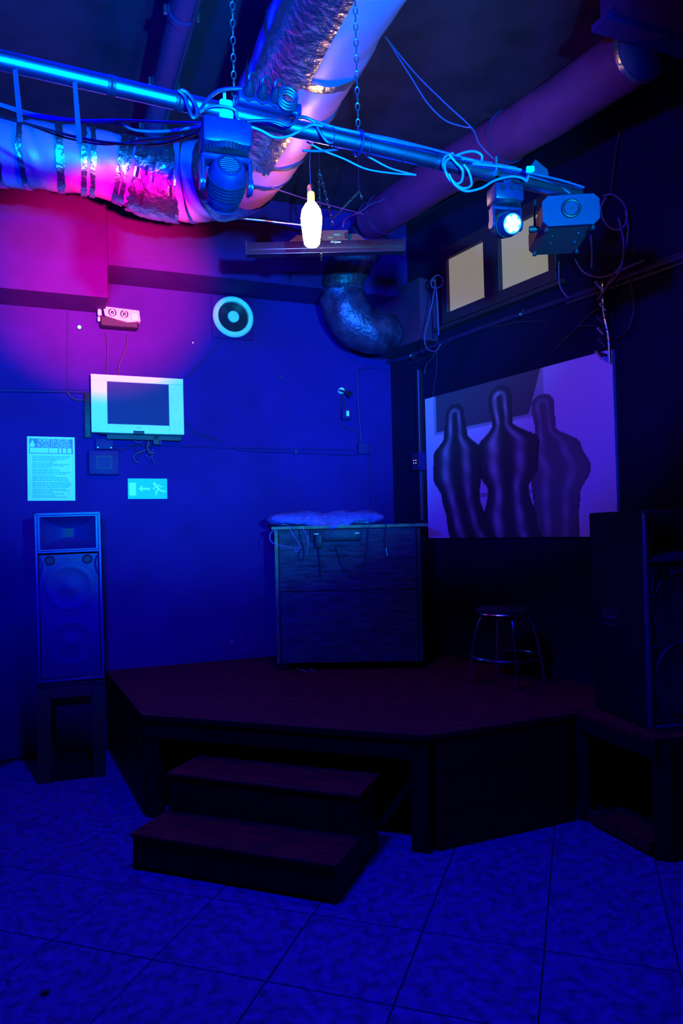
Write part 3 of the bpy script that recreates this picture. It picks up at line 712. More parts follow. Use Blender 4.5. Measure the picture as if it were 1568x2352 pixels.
sk = wall_thing('wall_socket', 'small pale wall socket seen through the speaker stand', 'socket', 124, 1727, 0)
b = MB(); b.box((0, -.006, 0), (.045, .012, .065), bev=.003); b.build('plate', 'white', sk)
b = MB(); b.cyl((0, -.014, .012), (0, -.011, .012), .006, n=8); b.cyl((0, -.014, -.012), (0, -.011, -.012), .006, n=8); b.build('hole', 'black', sk)
# cable on stage deck along wall
cable('cable', 'pale cable lying along the back edge of the stage by the left speaker', [onz(x, y, SH+.006) for x, y in ((244, 1528), (275, 1531), (310, 1528), (345, 1523), (380, 1524), (402, 1526))], .005, 'cablel')
cable('cable', 'short pale cable end lying on the deck under the cart', [onz(x, y, SH+.006) for x, y in ((680, 1534), (695, 1540), (706, 1541))], .004, 'cablel')
cable('cable', 'pale scrap of cable on the deck beside the one under the cart', [onz(x, y, SH+.006) for x, y in ((708, 1533), (716, 1540), (724, 1541))], .004, 'cablel')

# ================================================================== RIGHT WALL ITEMS
# --- board with plain stand-in artwork
b0 = WB(982, 918); b1 = WB(1413, 803); bz0 = 1.585; bz1 = (b0.z+b1.z)/2
u0 = (WB(987, 1080)-P_C).dot(dB); u1 = (WB(1413, 803)-P_C).dot(dB); BW = u1-u0; BH = bz1-bz0
board = thing('wall_art_panel', 'large pale art panel with dark rounded forms on the right wall', 'picture', P_C+dB*u0-nB*.02+Vector((0, 0, bz0)), ROTB)
b = MB(); b.box((BW/2, 0, BH/2), (BW, .03, BH), bev=.002); b.build('panel', 'edgeb', board)
def sm(a, c, x):
    t = min(max((x-a)/(c-a), 0), 1); return t*t*(3-2*t)
FORMS = [  # (points along centre line (u,v,halfwidth)), base light, base dark
    ([(.20, .84, .060), (.20, .70, .075), (.20, .58, .15), (.20, .42, .155), (.22, .28, .12), (.25, .12, .12), (.30, -.05, .15)], .42, .04),
    ([(.47, .88, .065), (.48, .72, .055), (.50, .58, .17), (.50, .42, .16), (.50, .30, .11), (.50, .12, .14), (.52, -.05, .16)], .50, .05),
    ([(.69, .78, .055), (.70, .64, .050), (.73, .52, .13), (.76, .38, .14), (.74, .24, .11), (.74, .10, .10), (.74, -.05, .10)], .34, .13)]
def tone(u, v):
    t = .78-.12*sm(.65, 1.0, u)*(1-v)
    # dark slanted band at the top with pale border
    if v > .72+.06*u*0 and .06 < u < .70: t = .10 if (v > .745 and .075 < u < .685-.25*(1-v)) else .45
    if .16 < u < .66 and .26 < v < .29: t = .40
    for P_, li, dk in reversed(FORMS):
        best = None
        for i in range(len(P_)-1):
            (ua, va, wa), (ub, vb, wb) = P_[i], P_[i+1]
            if vb <= v <= va:
                s = (va-v)/(va-vb); s2 = s*s*(3-2*s); uc = ua+(ub-ua)*s2; ww = wa+(wb-wa)*s2; best = (u-uc)/ww
        if v > P_[0][1]:
            d2 = ((u-P_[0][0])/P_[0][2])**2+((v-P_[0][1])/(P_[0][2]*1.2))**2
            if d2 < 1: best = math.sqrt(d2)*(1 if u > P_[0][0] else -1)
        if best is not None and abs(best) < 1:
            x = abs(best); sheen = math.exp(-((best+.45)/.16)**2)+.8*math.exp(-((best-.42)/.14)**2)
            fold = .5+.5*math.sin(v*38+best*5)
            t = dk+(li-dk)*min(1, sheen*(.55+.45*fold))*sm(1.0, .86, x)
            if x > .93: t = dk*.6
    return t
NX, NY = 230, 150
vs_ = []; fs_ = []
for j in range(NY+1):
    for i in range(NX+1): vs_.append((BW*i/NX, -.0155, BH*j/NY))
for j in range(NY):
    for i in range(NX): a = j*(NX+1)+i; fs_.append((a, a+1, a+NX+2, a+NX+1))
me = bpy.data.meshes.new('artwork'); me.from_pydata(vs_, [], fs_)
ca_ = me.color_attributes.new('print', 'FLOAT_COLOR', 'POINT')
for j in range(NY+1):
    for i in range(NX+1):
        t = tone(i/NX, j/NY); ca_.data[j*(NX+1)+i].color = (t*.8, t*.35, t*1.0, 1)
am = bpy.data.materials.new('print_on_board'); am.use_nodes = True; an = am.node_tree.nodes.new('ShaderNodeAttribute'); an.attribute_name = 'print'
ab = am.node_tree.nodes['Principled BSDF']; am.node_tree.links.new(an.outputs['Color'], ab.inputs['Base Color']); ab.inputs['Roughness'].default_value = .55
me.materials.append(am); ao = bpy.data.objects.new('artwork', me); COL.objects.link(ao); ao.parent = board
# --- black trunking by the corner with small control box
tk = thing('cable_trunking', 'tall black cable trunking on the right wall left of the art panel', 'trunking', WB(975, 1200, .0), ROTB)
zt0 = 1.0; zt1 = WB(972, 850).z
b = MB(); b.box((0, -.02, (zt0+zt1)/2-tk.location.z), (.07, .04, zt1-zt0), bev=.004); b.build('channel', 'black', tk)
b = MB(); b.tube([(.02, -.045, .02), (.015, -.045, .6), (.018, -.045, zt1-tk.location.z)], .007, 6); b.build('cord', 'cableb', tk)
cbx = thing('dimmer_box', 'small dimmer box with yellow and green lights beside the art panel', 'control box', WB(966, 1061, .045), ROTB)
b = MB(); b.box((0, -.03, 0), (.10, .06, .15), bev=.005); b.build('box_body', 'blackm', cbx)
b = MB(); b.box((.055, -.03, .0), (.012, .075, .155), bev=.003); b.build('side_plate', 'greyp', cbx)
for x, z, m in ((-.02, .012, 'ledyellow'), (.01, .012, 'ledyellow'), (-.02, -.012, 'ledgreen'), (.01, -.012, 'ledyellow')):
    b = MB(); b.sphere((x, -.062, z), .0035, 6); b.build('led', m, cbx)
# --- conduits on right wall
XP = lambda L, off=.03: [WB(x, y, off) for x, y in L]
b = MB(); b.tube(XP([(872, 836), (930, 822), (1000, 793), (1130, 744), (1300, 686), (1568, 588), (1900, 464)], .03), .020, 8)
tag(b.build('conduit', 'blackm'), 'thick black conduit running the whole right wall under the window', 'conduit')
b = MB(); b.tube(XP([(1300, 697), (1430, 652), (1568, 603), (1900, 480)], .025), .013, 8)
tag(b.build('conduit', 'cable'), 'thinner lower conduit under the thick one on the right wall', 'conduit')
b = MB(); b.tube(XP([(1380, 655), (1450, 630), (1568, 580), (1900, 450)], .03), .012, 8)
tag(b.build('conduit', 'cable'), 'thin upper conduit along the thick one, right of the cable tangle', 'conduit')
b = MB(); b.tube(XP([(935, 838), (990, 815), (1060, 770), (1180, 742), (1260, 738)], .02), .006, 6)
tag(b.build('cable', 'cable'), 'slack cable below the thick right wall conduit', 'cable')
for px, py, lab in ((946, 818, 'pale clamp on the right wall conduit below the boxed duct'), (1199, 722, 'pale clamp on the right wall conduit below the window')):
    q = thing('conduit_clamp', lab, 'clamp', WB(px, py, .03), ROTB)
    b = MB(); b.torus((0, 0, 0), (1, 0, 0), .024, .006, 16, 6); b.build('band', 'chrome', q)
    b = MB(); b.box((0, .015, .025), (.02, .03, .02), bev=.003); b.build('foot', 'steel', q)
# cables at corner by the boxed duct
cable('cable', 'cable hanging down the end of the boxed duct in the corner', XP([(1000, 640), (995, 680), (985, 730), (975, 770), (980, 800), (1000, 806), (1012, 790)], .26), .005, 'cableb')
cable('cable', 'cable loop dangling at the top of the boxed duct', [aty(x, y, 5.7) for x, y in ((992, 640), (990, 655), (1000, 662), (1014, 655), (1016, 642), (1006, 632), (994, 640), (1000, 655), (1004, 700), (1007, 770))], .006, 'cableb')
cable('cable', 'cable dropping from the right wall conduit to the black trunking', XP([(1005, 800), (990, 825), (978, 840), (974, 860)], .05), .008, 'cable')
cable('cable', 'thin cable dropping past the left edge of the art panel', XP([(1002, 800), (1002, 850), (996, 890), (993, 922)], .03), .005, 'cable')
# tangle on right
TP = lambda L, off=.10: [WB(x, y, off) for x, y in L]
tang = [
 ('loop of cable coiled high on the right wall, left strand', [(1392, 452), (1380, 475), (1386, 505), (1408, 527), (1432, 520), (1440, 490), (1428, 462), (1404, 446), (1384, 450)], .10),
 ('cable dropping from the coil on the right wall to the conduit', [(1436, 485), (1442, 530), (1430, 600), (1402, 640), (1380, 690)], .09),
 ('outer cable dropping from the coil on the right wall', [(1420, 500), (1432, 560), (1424, 620), (1396, 655), (1372, 690)], .11),
 ('long cable rising from the wall coil towards the ceiling', [(1402, 446), (1408, 400), (1415, 340), (1424, 302)], .06),
 ('cable hanging below the fog machine along the wall', [(1320, 595), (1340, 625), (1375, 637), (1410, 628), (1450, 610), (1480, 598)], .10),
 ('thin cable hanging down beneath the fog machine left side', [(1283, 600), (1284, 650), (1296, 675), (1306, 684)], .08),
 ('thin cable hanging down beneath the fog machine right side', [(1356, 540), (1359, 580), (1358, 615)], .08),
 ('cable hanging in a wide bow from the conduit to the cable bunch', [(1448, 640), (1452, 675), (1456, 705), (1450, 735), (1436, 765), (1410, 778), (1396, 770)], .04),
 ('cable stretched left from the cable bunch above the art panel', [(1412, 660), (1385, 700), (1350, 725), (1322, 755), (1290, 785), (1276, 800)], .05),
 ('cable curling left of the cable bunch above the art panel', [(1368, 750), (1345, 748), (1322, 752)], .05)]
for lab, L, off in tang: cable('cable', lab, TP(L, off), .006, 'cableb' if off > .07 else 'cable')
# bunch of taped connectors above the panel
bn = thing('connector_bunch', 'glinting bunch of taped plugs and connectors hanging above the art panel', 'connectors', WB(1385, 740, .06), ROTB)
random.seed(11)
for k in range(7):
    z = .24-.075*k; b = MB(); x = random.uniform(-.03, .03)
    b.cyl((x-.03, -.01, z+.03), (x+.02, -.02, z-.03), .016, .012, n=10); b.build('plug', 'blackm' if k % 2 else 'chrome', bn)
    b = MB(); b.torus((x+.02, -.02, z), (.3, .2, 1), .03, .004, 16, 6); b.build('cable_loop', 'cable', bn)
b = MB(); b.tube([(.02, -.02, .25), (.03, -.03, .05), (.05, -.02, -.1), (.055, -.02, -.28)], .01, 8); b.build('strand', 'foil', bn)

# ================================================================== PIPE (TRUSS) and rigging
PH = 3.0
pipe_pts = [onz(x, y, PH) for x, y in ((0, 138), (784, 298), (1150, 400), (1310, 443))]
p_a = Vector((-.932, 1.976, PH)); pdir = Vector((.907, .421, 0)).normalized()
pe = p_a+pdir*2.10
tr_ = thing('lighting_pipe', 'long shiny metal lighting pipe hung by chains across the room', 'pipe', p_a, math.atan2(pdir.y, pdir.x))
b = MB(); b.tube([(-2.0, 0, 0), (.64, 0, 0)], .027, 24, False); b.build('tube_section', 'alu', tr_)
b = MB(); b.tube([(.60, 0, 0), (2.12, 0, 0)], .0275, 24, False); b.build('tube_section', 'alu', tr_)
for x in (.30, .50, 1.02, 1.16, 1.30, 1.44, 1.55, .86): 
    b = MB(); b.torus((x, 0, 0), (1, 0, 0), .0285, .0022 if x > .8 else .003, 20, 6)
    if x < .8: b.cyl((x-.012, 0, 0), (x+.012, 0, 0), .0285, n=24)
    b.build('cable_tie', 'black', tr_)
def pp(x, y=0, z=0): return ROOTM[tr_.name] @ Vector((x, y, z))
def px2t(px):
    """pipe parameter whose picture column is px"""
    lo_, hi_ = -1.0, 2.6
    for _ in range(40):
        m_ = (lo_+hi_)/2; q = pp(m_)-CAM; c = 784+FPX*q.dot(cR)/q.dot(cfwd)
        if c < px: lo_ = m_
        else: hi_ = m_
    return lo_
# chains
def chain(lab, p0, p1, link=.05, r=.004, name='chain', m='steel'):
    p0 = Vector(p0); p1 = Vector(p1); d = (p1-p0); L = d.length; d.normalize(); n = max(2, int(L/(link*.78)))
    a = d.cross(Vector((0, 1, .01))).normalized(); c = d.cross(a).normalized(); b = MB()
    for i in range(n):
        o = p0+d*(L*(i+.5)/n); s = a if i % 2 else c; hl = link*.36; hw = link*.2; ring = []
        nn = d.cross(s).normalized(); rr = []
        for k in range(10):
            t = 2*PI*k/10; e = d*(hl*math.cos(t))+s*(hw*math.sin(t)); outd = e.normalized()
            rr.append([o+e+outd*r*math.cos(2*PI*q/5)+nn*r*math.sin(2*PI*q/5) for q in range(5)])
        b.loft(rr, close=True)
    return tag(b.build(name, m), lab, 'chain')
t1 = px2t(538); t2 = px2t(823)
chain('chain holding the lighting pipe beside the left moving head', pp(t1, 0, .03), Vector((pp(t1).x, pp(t1).y, CH)), .036, .0026)
chain('chain holding the lighting pipe right of the big white duct', pp(t2, 0, .03), Vector((pp(t2).x, pp(t2).y, CH)), .036, .0026)
# hook loop around the pipe at second chain
b = MB(); b.torus(pp(t2), pdir, .04, .004, 20, 6); tag(b.build('pipe_hook', 'blackm'), 'round hook ring around the pipe under the second chain', 'hook')
# cables along the pipe
def along(a, c, z, y=0, w=.006, n=8, ph=0):
    return [pp(a+(c-a)*i/n, y+w*math.sin(i*2.1+ph), z+w*math.cos(i*1.7+ph)) for i in range(n+1)]
cable('cable', 'black cable lying on top of the pipe right of the power strip', along(px2t(690), px2t(1180), .034, -.01), .005, 'cableb')
cable('cable', 'second dark cable along the pipe top, rear side', along(px2t(700), px2t(1320), .036, .01, ph=1), .004, 'cable')
cable('cable', 'thin cable along the pipe front, right half', along(px2t(840), px2t(1330), .022, -.026, .004, ph=2), .004, 'cableb')
def PX(L, dy=-.03):
    out = []
    for x, y in L:
        t = px2t(x); q = pp(t); out.append(aty(x, y, q.y+dy))
    return out
cable('cable', 'cable wrapped round the pipe left of the left moving head', PX([(410, 208), (424, 222), (432, 245), (442, 270), (452, 262), (448, 238), (430, 214), (414, 206)], -.04), .006, 'cable')
cable('cable', 'black cable arching over the left moving head clamp', PX([(450, 268), (462, 250), (480, 225), (505, 208), (540, 204), (570, 208), (585, 222), (582, 240)], -.03), .006, 'cable')
cable('cable', 'pale cable arching from the clamp of the left moving head', PX([(458, 258), (478, 246), (500, 243), (525, 246), (542, 255), (545, 272)], -.05), .004, 'cableb')
cable('cable', 'bright blue-lit cable drooping below the pipe from the left moving head', PX([(545, 274), (570, 288), (600, 300), (630, 315), (660, 314), (690, 300), (716, 287), (740, 290)], -.05), .004, 'cablel')
cable('cable', 'long slack cable sagging beneath the middle of the pipe', PX([(704, 325), (740, 345), (790, 365), (840, 388), (900, 398), (955, 402)], .05), .003, 'cablel')
cable('cable', 'second slack cable sagging beneath the pipe, leaving near the hook', PX([(828, 350), (860, 368), (900, 388), (955, 402)], .05), .003, 'cablel')
cable('cable', 'thin cable stretched from the white duct to the pipe hook', PX([(695, 346), (740, 347), (780, 343), (815, 341)], .05), .004, 'cableb')
cable('cable', 'pale cable hanging in coils from the pipe, outer loop', PX([(1040, 352), (1020, 362), (1018, 385), (1036, 412), (1060, 432), (1082, 425), (1076, 395), (1064, 378)], -.04), .0045, 'cablel')
cable('cable', 'pale cable hanging in coils from the pipe, inner loop', PX([(1030, 355), (1045, 372), (1062, 392), (1058, 418), (1040, 420), (1024, 398), (1022, 372), (1038, 360)], -.05), .0045, 'cablel')
cable('cable', 'pale cable bow standing above the pipe at the coils', PX([(1046, 358), (1068, 350), (1090, 348), (1106, 358), (1102, 374), (1085, 368), (1060, 364)], -.03), .0045, 'cablel')
cable('cable', 'pale cable drooping from the coils to the right moving head', PX([(1030, 400), (1045, 425), (1070, 439), (1105, 432), (1135, 415), (1170, 406), (1195, 408), (1208, 415)], -.06), .0045, 'cablel')
cable('cable', 'pale cable along the pipe end towards the fog machine', PX([(1085, 376), (1150, 383), (1195, 390), (1212, 402), (1208, 418)], -.04), .0045, 'cablel')
cable('cable', 'pale cable slanting down the last stretch of pipe', PX([(1215, 405), (1260, 420), (1290, 432), (1308, 444)], -.03), .004, 'cableb')
cable('cable', 'pair of blue-lit cables swagged at left, upper strand', [aty(x, y, yy) for x, y, yy in ((-60, 222, 2.8), (0, 238, 2.8), (80, 262, 2.7), (180, 276, 2.6), (270, 276, 2.5), (380, 281, 2.4), (480, 283, 2.3))], .0045, 'cablel')
cable('cable', 'pair of blue-lit cables swagged at left, lower strand', [aty(x, y, yy) for x, y, yy in ((-60, 226, 2.8), (0, 243, 2.8), (80, 268, 2.7), (190, 279, 2.6), (270, 284, 2.5), (310, 299, 2.45), (370, 302, 2.4), (430, 295, 2.33), (480, 286, 2.28))], .0045, 'cablel')
cable('cable', 'dark cable sagging along the top of the left white duct', [aty(x, y, yy) for x, y, yy in ((-60, 250, 3.3), (0, 268, 3.2), (90, 292, 3.1), (180, 316, 3.0), (270, 330, 2.8), (370, 330, 2.6), (440, 310, 2.4), (485, 290, 2.28))], .006, 'cable')
cable('cable', 'thin dark cable crossing the front of the left white duct', [aty(x, y, yy) for x, y, yy in ((60, 285, 3.2), (150, 316, 3.1), (240, 332, 3.0), (330, 322, 2.7), (420, 312, 2.4))], .004, 'cable')
# hanging straps from the pipe at left
for px, y1, lab in ((42, 280, 'thin black strap hanging from the pipe at far left'), (178, 328, 'broad black strap hanging from the pipe over the left duct')):
    t = px2t(px); top = pp(t); bot = aty(px+4, y1, top.y+.05)
    b = MB(); b.poly([top+Vector((-.006, -.028, 0)), top+Vector((.006, -.028, 0)), bot+Vector((.008, 0, 0)), bot+Vector((-.008, 0, 0))], (0, .003, 0)); tag(b.build('strap', 'cable'), lab, 'strap')

# --- power strip on pipe
tps = (px2t(548)+px2t(676))/2
psx = thing('power_strip', 'black power strip with thick plugs and a lit red switch on the pipe', 'power strip', pp(tps, -.02, .045), math.atan2(pdir.y, pdir.x))
b = MB(); b.box((0, -.0, 0), (.215, .045, .035), bev=.005, seg=2); b.build('body', 'blackm', psx)
for x in (-.075, -.030, .012):
    b = MB(); b.lathe([(.019, 0), (.019, .012), (.012, .03), (.006, .045)], (x, -.02, .01), (-.15, -1, .35), 14); pl_ = b.build('plug', 'black', psx)
    b = MB(); b.tube([(x-.006, -.05, .025), (x-.01, -.062, .04), (x+.01, -.055, .055), (x+.03, -.03, .05), (x+.04, -.01, .01)], .0045, 6); b.build('cord', 'cable', pl_)
    b = MB(); b.torus((x, -.024, .004), (-.1, -1, .2), .021, .003, 18, 6); b.build('socket', 'blackm', psx)
b = MB(); b.box((.052, -.026, -.002), (.017, .008, .014), bev=.002); b.build('red_switch', 'ledred', psx)
for k, ph in enumerate((0, 1.7, 3.1)):
    b = MB(); b.tube([(.05+.03*math.cos(a+ph), -.035-.006*k, .004+.026*math.sin(a*1.0+ph)+.006*k) for a in [i*PI/4 for i in range(9)]], .0045, 6); b.build('cord', 'cable', psx)
cable('cable', 'black cable sweeping under the pipe power strip', PX([(566, 280), (590, 277), (630, 279), (660, 288), (678, 280), (682, 262), (672, 258)], -.07), .005, 'cable')
cable('cable', 'black cable crossing down over the pipe right of its power strip', PX([(682, 270), (702, 270), (722, 282), (735, 305), (750, 325), (764, 328)], -.04), .005, 'cable')

# --- moving heads
def moving_head(lab, hang, yaw, tilt, lit, s=1.0):
    """hang: point of the pipe; local z down from it"""
    t = thing('moving_head_light', lab, 'stage light', hang, yaw, 'moving head lights')
    b = MB(); b.box((0, -.0, -.0), (.042, .07, .07), bev=.006); b.cyl((0, 0, .03), (0, 0, .075), .005, n=8); b.cyl((.03, -.02, -.02), (.03, -.02, -.05), .006, n=8); b.build('clamp', 'white' if not lit else 'blackm', t)
    b = MB(); b.box((0, 0, -.078), (.155, .115, .085), bev=.012, seg=2); ba = b.build('base', 'blackm', t)
    for x in (-.04, .01, .055):
        c = MB(); c.cyl((x, -.056, -.062), (x, -.064, -.062), .012, n=14); c.torus((x, -.064, -.062), (0, 1, 0), .009, .003, 14, 6); c.build('connector', 'black', ba)
    b = MB()
    for k in range(36):
        a = 2*PI*k/36; b.box((.072*math.cos(a), .072*math.sin(a), -.132), (.006, .005, .020), Matrix.Rotation(a, 3, 'Z'))
    b.lathe([(.070, -.142), (.070, -.120)], n=40); b.build('pan_ring', 'black', t)
    y_ = MB(); y_.box((0, 0, -.150), (.160, .060, .020), bev=.006)
    for sx in (-1, 1):
        y_.box((sx*.074, 0, -.198), (.014, .050, .105), bev=.005); y_.cyl((sx*.068, 0, -.225), (sx*.083, 0, -.225), .026, n=20)
    y_.build('yoke', 'blackm', t)
    hc = Vector((0, 0, -.225)); ax = Matrix.Rotation(tilt, 3, 'X') @ Vector((0, -1, 0))   # lens direction
    up = Matrix.Rotation(tilt, 3, 'X') @ Vector((0, 0, 1))
    h = MB(); prof = [(.030, -.078), (.046, -.074), (.056, -.060), (.060, -.030), (.060, .030), (.056, .060), (.050, .070)]
    h.lathe(prof, hc, ax, 12); ho = h.build('head', 'blackm', t, angle=30)
    g = MB()
    for k in range(5):
        g.loft([g.ring(hc+ax*(-.035+.012*k), ax, .0625, 24), g.ring(hc+ax*(-.030+.012*k), ax, .0625, 24)])
    g.build('cooling_fins', 'black', ho)
    # back vent
    v = MB(); v.torus(hc-ax*.077, ax, .034, .003, 24, 6)
    sx_ = Vector((1, 0, 0))
    for k in range(-3, 4):
        hw = math.sqrt(max(.030**2-(k*.0085)**2, 1e-6)); v.cyl(hc-ax*.0785+up*(k*.0085)-sx_*hw, hc-ax*.0785+up*(k*.0085)+sx_*hw, .0022, n=6)
    v.build('back_vent', 'black', ho)
    # lens
    l = MB(); l.cyl(hc+ax*.068, hc+ax*.0715, .047, n=28); lo = l.build('lens_plate', 'ledblue' if lit else 'black', ho)
    b = MB(); b.torus(hc+ax*.071, ax, .050, .004, 28, 6); b.build('lens_rim', 'blackm', ho)
    for k in range(7):
        a = k*PI/3+.3; r = 0 if k == 6 else .029
        q = hc+ax*.072+(sx_*math.cos(a)+up*math.sin(a))*r
        e = MB(); e.lathe([(.0125, 0), (.011, .005), (.001, .0075)], q, ax, 14); e.build('led_lens', 'led' if lit else 'chrome', ho if lit else ho)
    return t, hc, ax
tl1 = px2t(516); tl2 = px2t(1158)
h1, hc1, ax1 = moving_head('black moving head light seen from behind, hanging in front of the white duct', pp(tl1, -.0, -.01), R_(198), R_(22), False)
h2, hc2, ax2 = moving_head('black moving head light with seven glowing blue LEDs, hanging near the window', pp(tl2, -.0, -.015), R_(14), R_(18), True)
h2.scale = (.76, .76, .76); ROOTM[h2.name] = ROOTM[h2.name] @ Matrix.Scale(.76, 4)
def hw_(t, v): return ROOTM[t.name] @ v
R1 = ROOTM[h1.name].to_3x3(); R2 = ROOTM[h2.name].to_3x3()
MAG.location = hw_(h1, hc1+ax1*.11); LEDL.location = hw_(h2, hc2+ax2*.10)
MAG.rotation_euler = Vector((-.40, .88, .258)).to_track_quat('-Z', 'Y').to_euler()
LEDL.rotation_euler = (Vector((.15, 1.9, 0.0))-LEDL.location).to_track_quat('-Z', 'Y').to_euler()
# safety bits by the right head
b = MB(); q = pp(tl2, -.05, -.005); b.box(q+Vector((.06, -.02, .0)), (.03, .02, .02), bev=.003); tag(b.build('cable_connector', 'white'), 'small white connector clipped on the pipe by the lit moving head', 'connector')
b = MB(); q = aty(1140, 388, 2.66); b.cyl(q+Vector((0, 0, .045)), q-Vector((0, 0, .03)), .006, n=10); b.cyl(q-Vector((0, 0, .01)), q-Vector((0, 0, .03)), .012, n=6); tag(b.build('clamp_bolt', 'steel'), 'upright bolt standing on the pipe above the lit moving head', 'bolt')

# --- fog machine
fgc = aty(1311, 482, 2.80)
fm3 = Matrix.Rotation(R_(-5), 3, 'Z') @ Matrix.Rotation(R_(2), 3, 'X')
fg = thing('fog_machine', 'grey-fronted fog machine with round nozzle hanging at the pipe end', 'fog machine', fgc, mat3=fm3)
fw_, fh_, fd_ = .222, .120, .34
b = MB(); pts = []
ch = .022
def oct_(wd, ht, y, dz=0): return [Vector((x, y, z+dz)) for x, z in ((-wd/2+ch, ht/2), (-wd/2, ht/2-ch), (-wd/2, -ht/2+ch), (-wd/2+ch, -ht/2), (wd/2-ch, -ht/2), (wd/2, -ht/2+ch), (wd/2, ht/2-ch), (wd/2-ch, ht/2))]
b.loft([oct_(fw_-.008, fh_-.008, .006), oct_(fw_-.008, fh_-.008, fd_)]); b.build('housing', 'fogside', fg)
b = MB(); b.loft([oct_(fw_, fh_, .0), oct_(fw_, fh_, .010)]); b.build('front_plate', 'fog', fg)
b = MB(); b.torus((0, -.004, .005), (0, 1, 0), .032, .007, 28, 8); b.build('nozzle_ring', 'black', fg)
b = MB(); b.cyl((0, -.006, .005), (0, .0, .005), .028, n=28); nz = b.build('nozzle_disc', 'fog', fg)
b = MB(); b.cyl((0, -.011, .005), (0, -.006, .005), .006, n=12); b.build('nozzle', 'black', nz)
for x, y in ((-.09, .03), (.09, .03), (-.09, .30), (.09, .30)):
    c = MB(); c.cyl((x, y, -fh_/2-.012), (x, y, -fh_/2+.004), .009, n=12); c.build('rubber_foot', 'black', fg)
for x, y in ((-.05, .12), (.05, .10), (-.04, .2), (.06, .2)):
    c = MB(); c.cyl((x, y, -fh_/2+.001), (x, y, -fh_/2+.005), .004, n=8); c.build('screw', 'steel', fg)
b = MB(); b.tube([(-fw_/2-.006, .13, -.02), (-fw_/2-.008, .13, .06), (-fw_/2-.004, .12, .10)], .005, 6, False); b.cyl((-fw_/2-.03, .13, -.02), (-fw_/2+.0, .13, -.02), .014, n=12); b.build('bracket_knob', 'black', fg)
b = MB(); b.tube([(-.03, .13, .135), (-.032, .13, .092), (.07, .12, .092), (.085, .10, .08), (.088, .06, .06)], .005, 8, False); b.build('hanging_rod', 'chrome', fg)
# --- plate behind pipe end
b = MB(); q = aty(1230, 390, 3.0); b.poly([q+Vector((-.05, 0, -.02)), q+Vector((0, 0, .045)), q+Vector((.05, 0, .0)), q+Vector((.06, 0, -.06)), q+Vector((-.05, 0, -.06))], (0, .01, 0)); tag(b.build('fixing_plate', 'boxduct'), 'small pointed metal plate behind the pipe end', 'plate')
# wires to the ceiling
cable('wire', 'blue-lit wire running from the big duct down to the pipe, straight strand', [aty(x, y, yy) for x, y, yy in ((884, 84, 3.2), (950, 165, 3.1), (1020, 235, 3.0), (1082, 293, 2.9), (1100, 330, 2.8), (1136, 368, 2.68))], .003, 'cableb', 'wire')
cable('wire', 'blue-lit wire sagging beside the straight one up to the big duct', [aty(x, y, yy) for x, y, yy in ((886, 86, 3.2), (945, 180, 3.1), (980, 235, 3.05), (1020, 275, 3.0), (1060, 290, 2.95), (1080, 293, 2.9))], .003, 'cableb', 'wire')
cable('wire', 'thin wire from the big duct to behind the glowing bulb', [aty(x, y, yy) for x, y, yy in ((620, 430, 4.0), (660, 443, 4.1), (700, 456, 4.2), (770, 475, 4.3), (835, 492, 4.4))], .003, 'cableb', 'wire')

# --- bulb
bc = aty(715, 505, 3.85)
bu = thing('pendant_bulb', 'glowing elongated yellow bulb hanging by a thin cord', 'bulb', bc, 0)
k_ = 3.85/FPX
b = MB(); b.lathe([(.003, -62*k_), (14*k_, -61*k_), (18*k_, -56*k_), (21*k_, -35*k_), (24.5*k_, -5*k_), (25*k_, 5*k_), (22*k_, 22*k_), (14*k_, 36*k_), (8*k_, 42*k_), (7*k_, 44*k_)], n=32); gb_ = b.build('glass', 'bulb', bu, angle=180)
b = MB(); b.lathe([(8.5*k_, 43*k_), (8.5*k_, 60*k_), (6*k_, 64*k_)], n=20); b.build('neck', 'bulbneck', bu)
b = MB(); b.lathe([(9*k_, 63*k_), (9*k_, 78*k_), (6*k_, 82*k_), (2*k_, 86*k_)], n=20); b.torus((0, 0, 64*k_), (0, 0, 1), 9*k_, .0025); b.build('socket', 'chrome', bu)
tb2 = px2t(713)
b = MB(); b.tube([bc+Vector((0, 0, 84*k_)), bc+Vector((-.003, 0, .3)), aty(712, 345, 3.85), aty(712, 312, 3.85)], .002, 6); b.build('cord', 'cableb', bu, world=True)

# --- LED bar
lb0 = aty(567, 570, 4.45); lb1 = aty(928, 570, 4.45)
lbc = (lb0+lb1)/2; LBW = (lb1-lb0).length
lb = thing('led_batten', 'long horizontal LED batten hanging on chains behind the bulb', 'stage light', lbc, 0)
b = MB(); b.box((0, 0, .010), (LBW, .07, .052), bev=.008, seg=2); b.build('housing', 'batten', lb)
b = MB(); b.box((0, -.005, -.028), (LBW-.01, .06, .030), bev=.003); b.build('lens_strip', 'batten', lb)
b = MB(); b.box((0, -.037, -.014), (LBW-.005, .004, .004)); b.box((0, -.037, -.042), (LBW-.01, .004, .003)); b.build('edge_rail', 'chrome', lb)
for sx in (-1, 1):
    b = MB(); b.box((sx*LBW/2, 0, 0), (.012, .08, .09), bev=.003); b.build('end_cap', 'blackm', lb)
bx_ = MB(); bx_.poly([(-.26, .03, .036), (.28, .03, .036), (.20, .03, .10), (-.18, .03, .10)], (0, .01, 0)); bx_.build('mounting_plate', 'fogside', lb)
b = MB(); b.box((.06, .01, .075), (.17, .05, .07), bev=.004); db = b.build('driver_box', 'fogside', lb)
b = MB(); b.box((.075, -.0165, .077), (.045, .003, .012)); b.box((.03, -.0165, .06), (.03, .003, .010)); b.build('label_sticker', 'cartedge', db)
b = MB(); b.box((.135, -.0, .07), (.025, .06, .035), bev=.004); b.build('power_plug', 'black', lb)
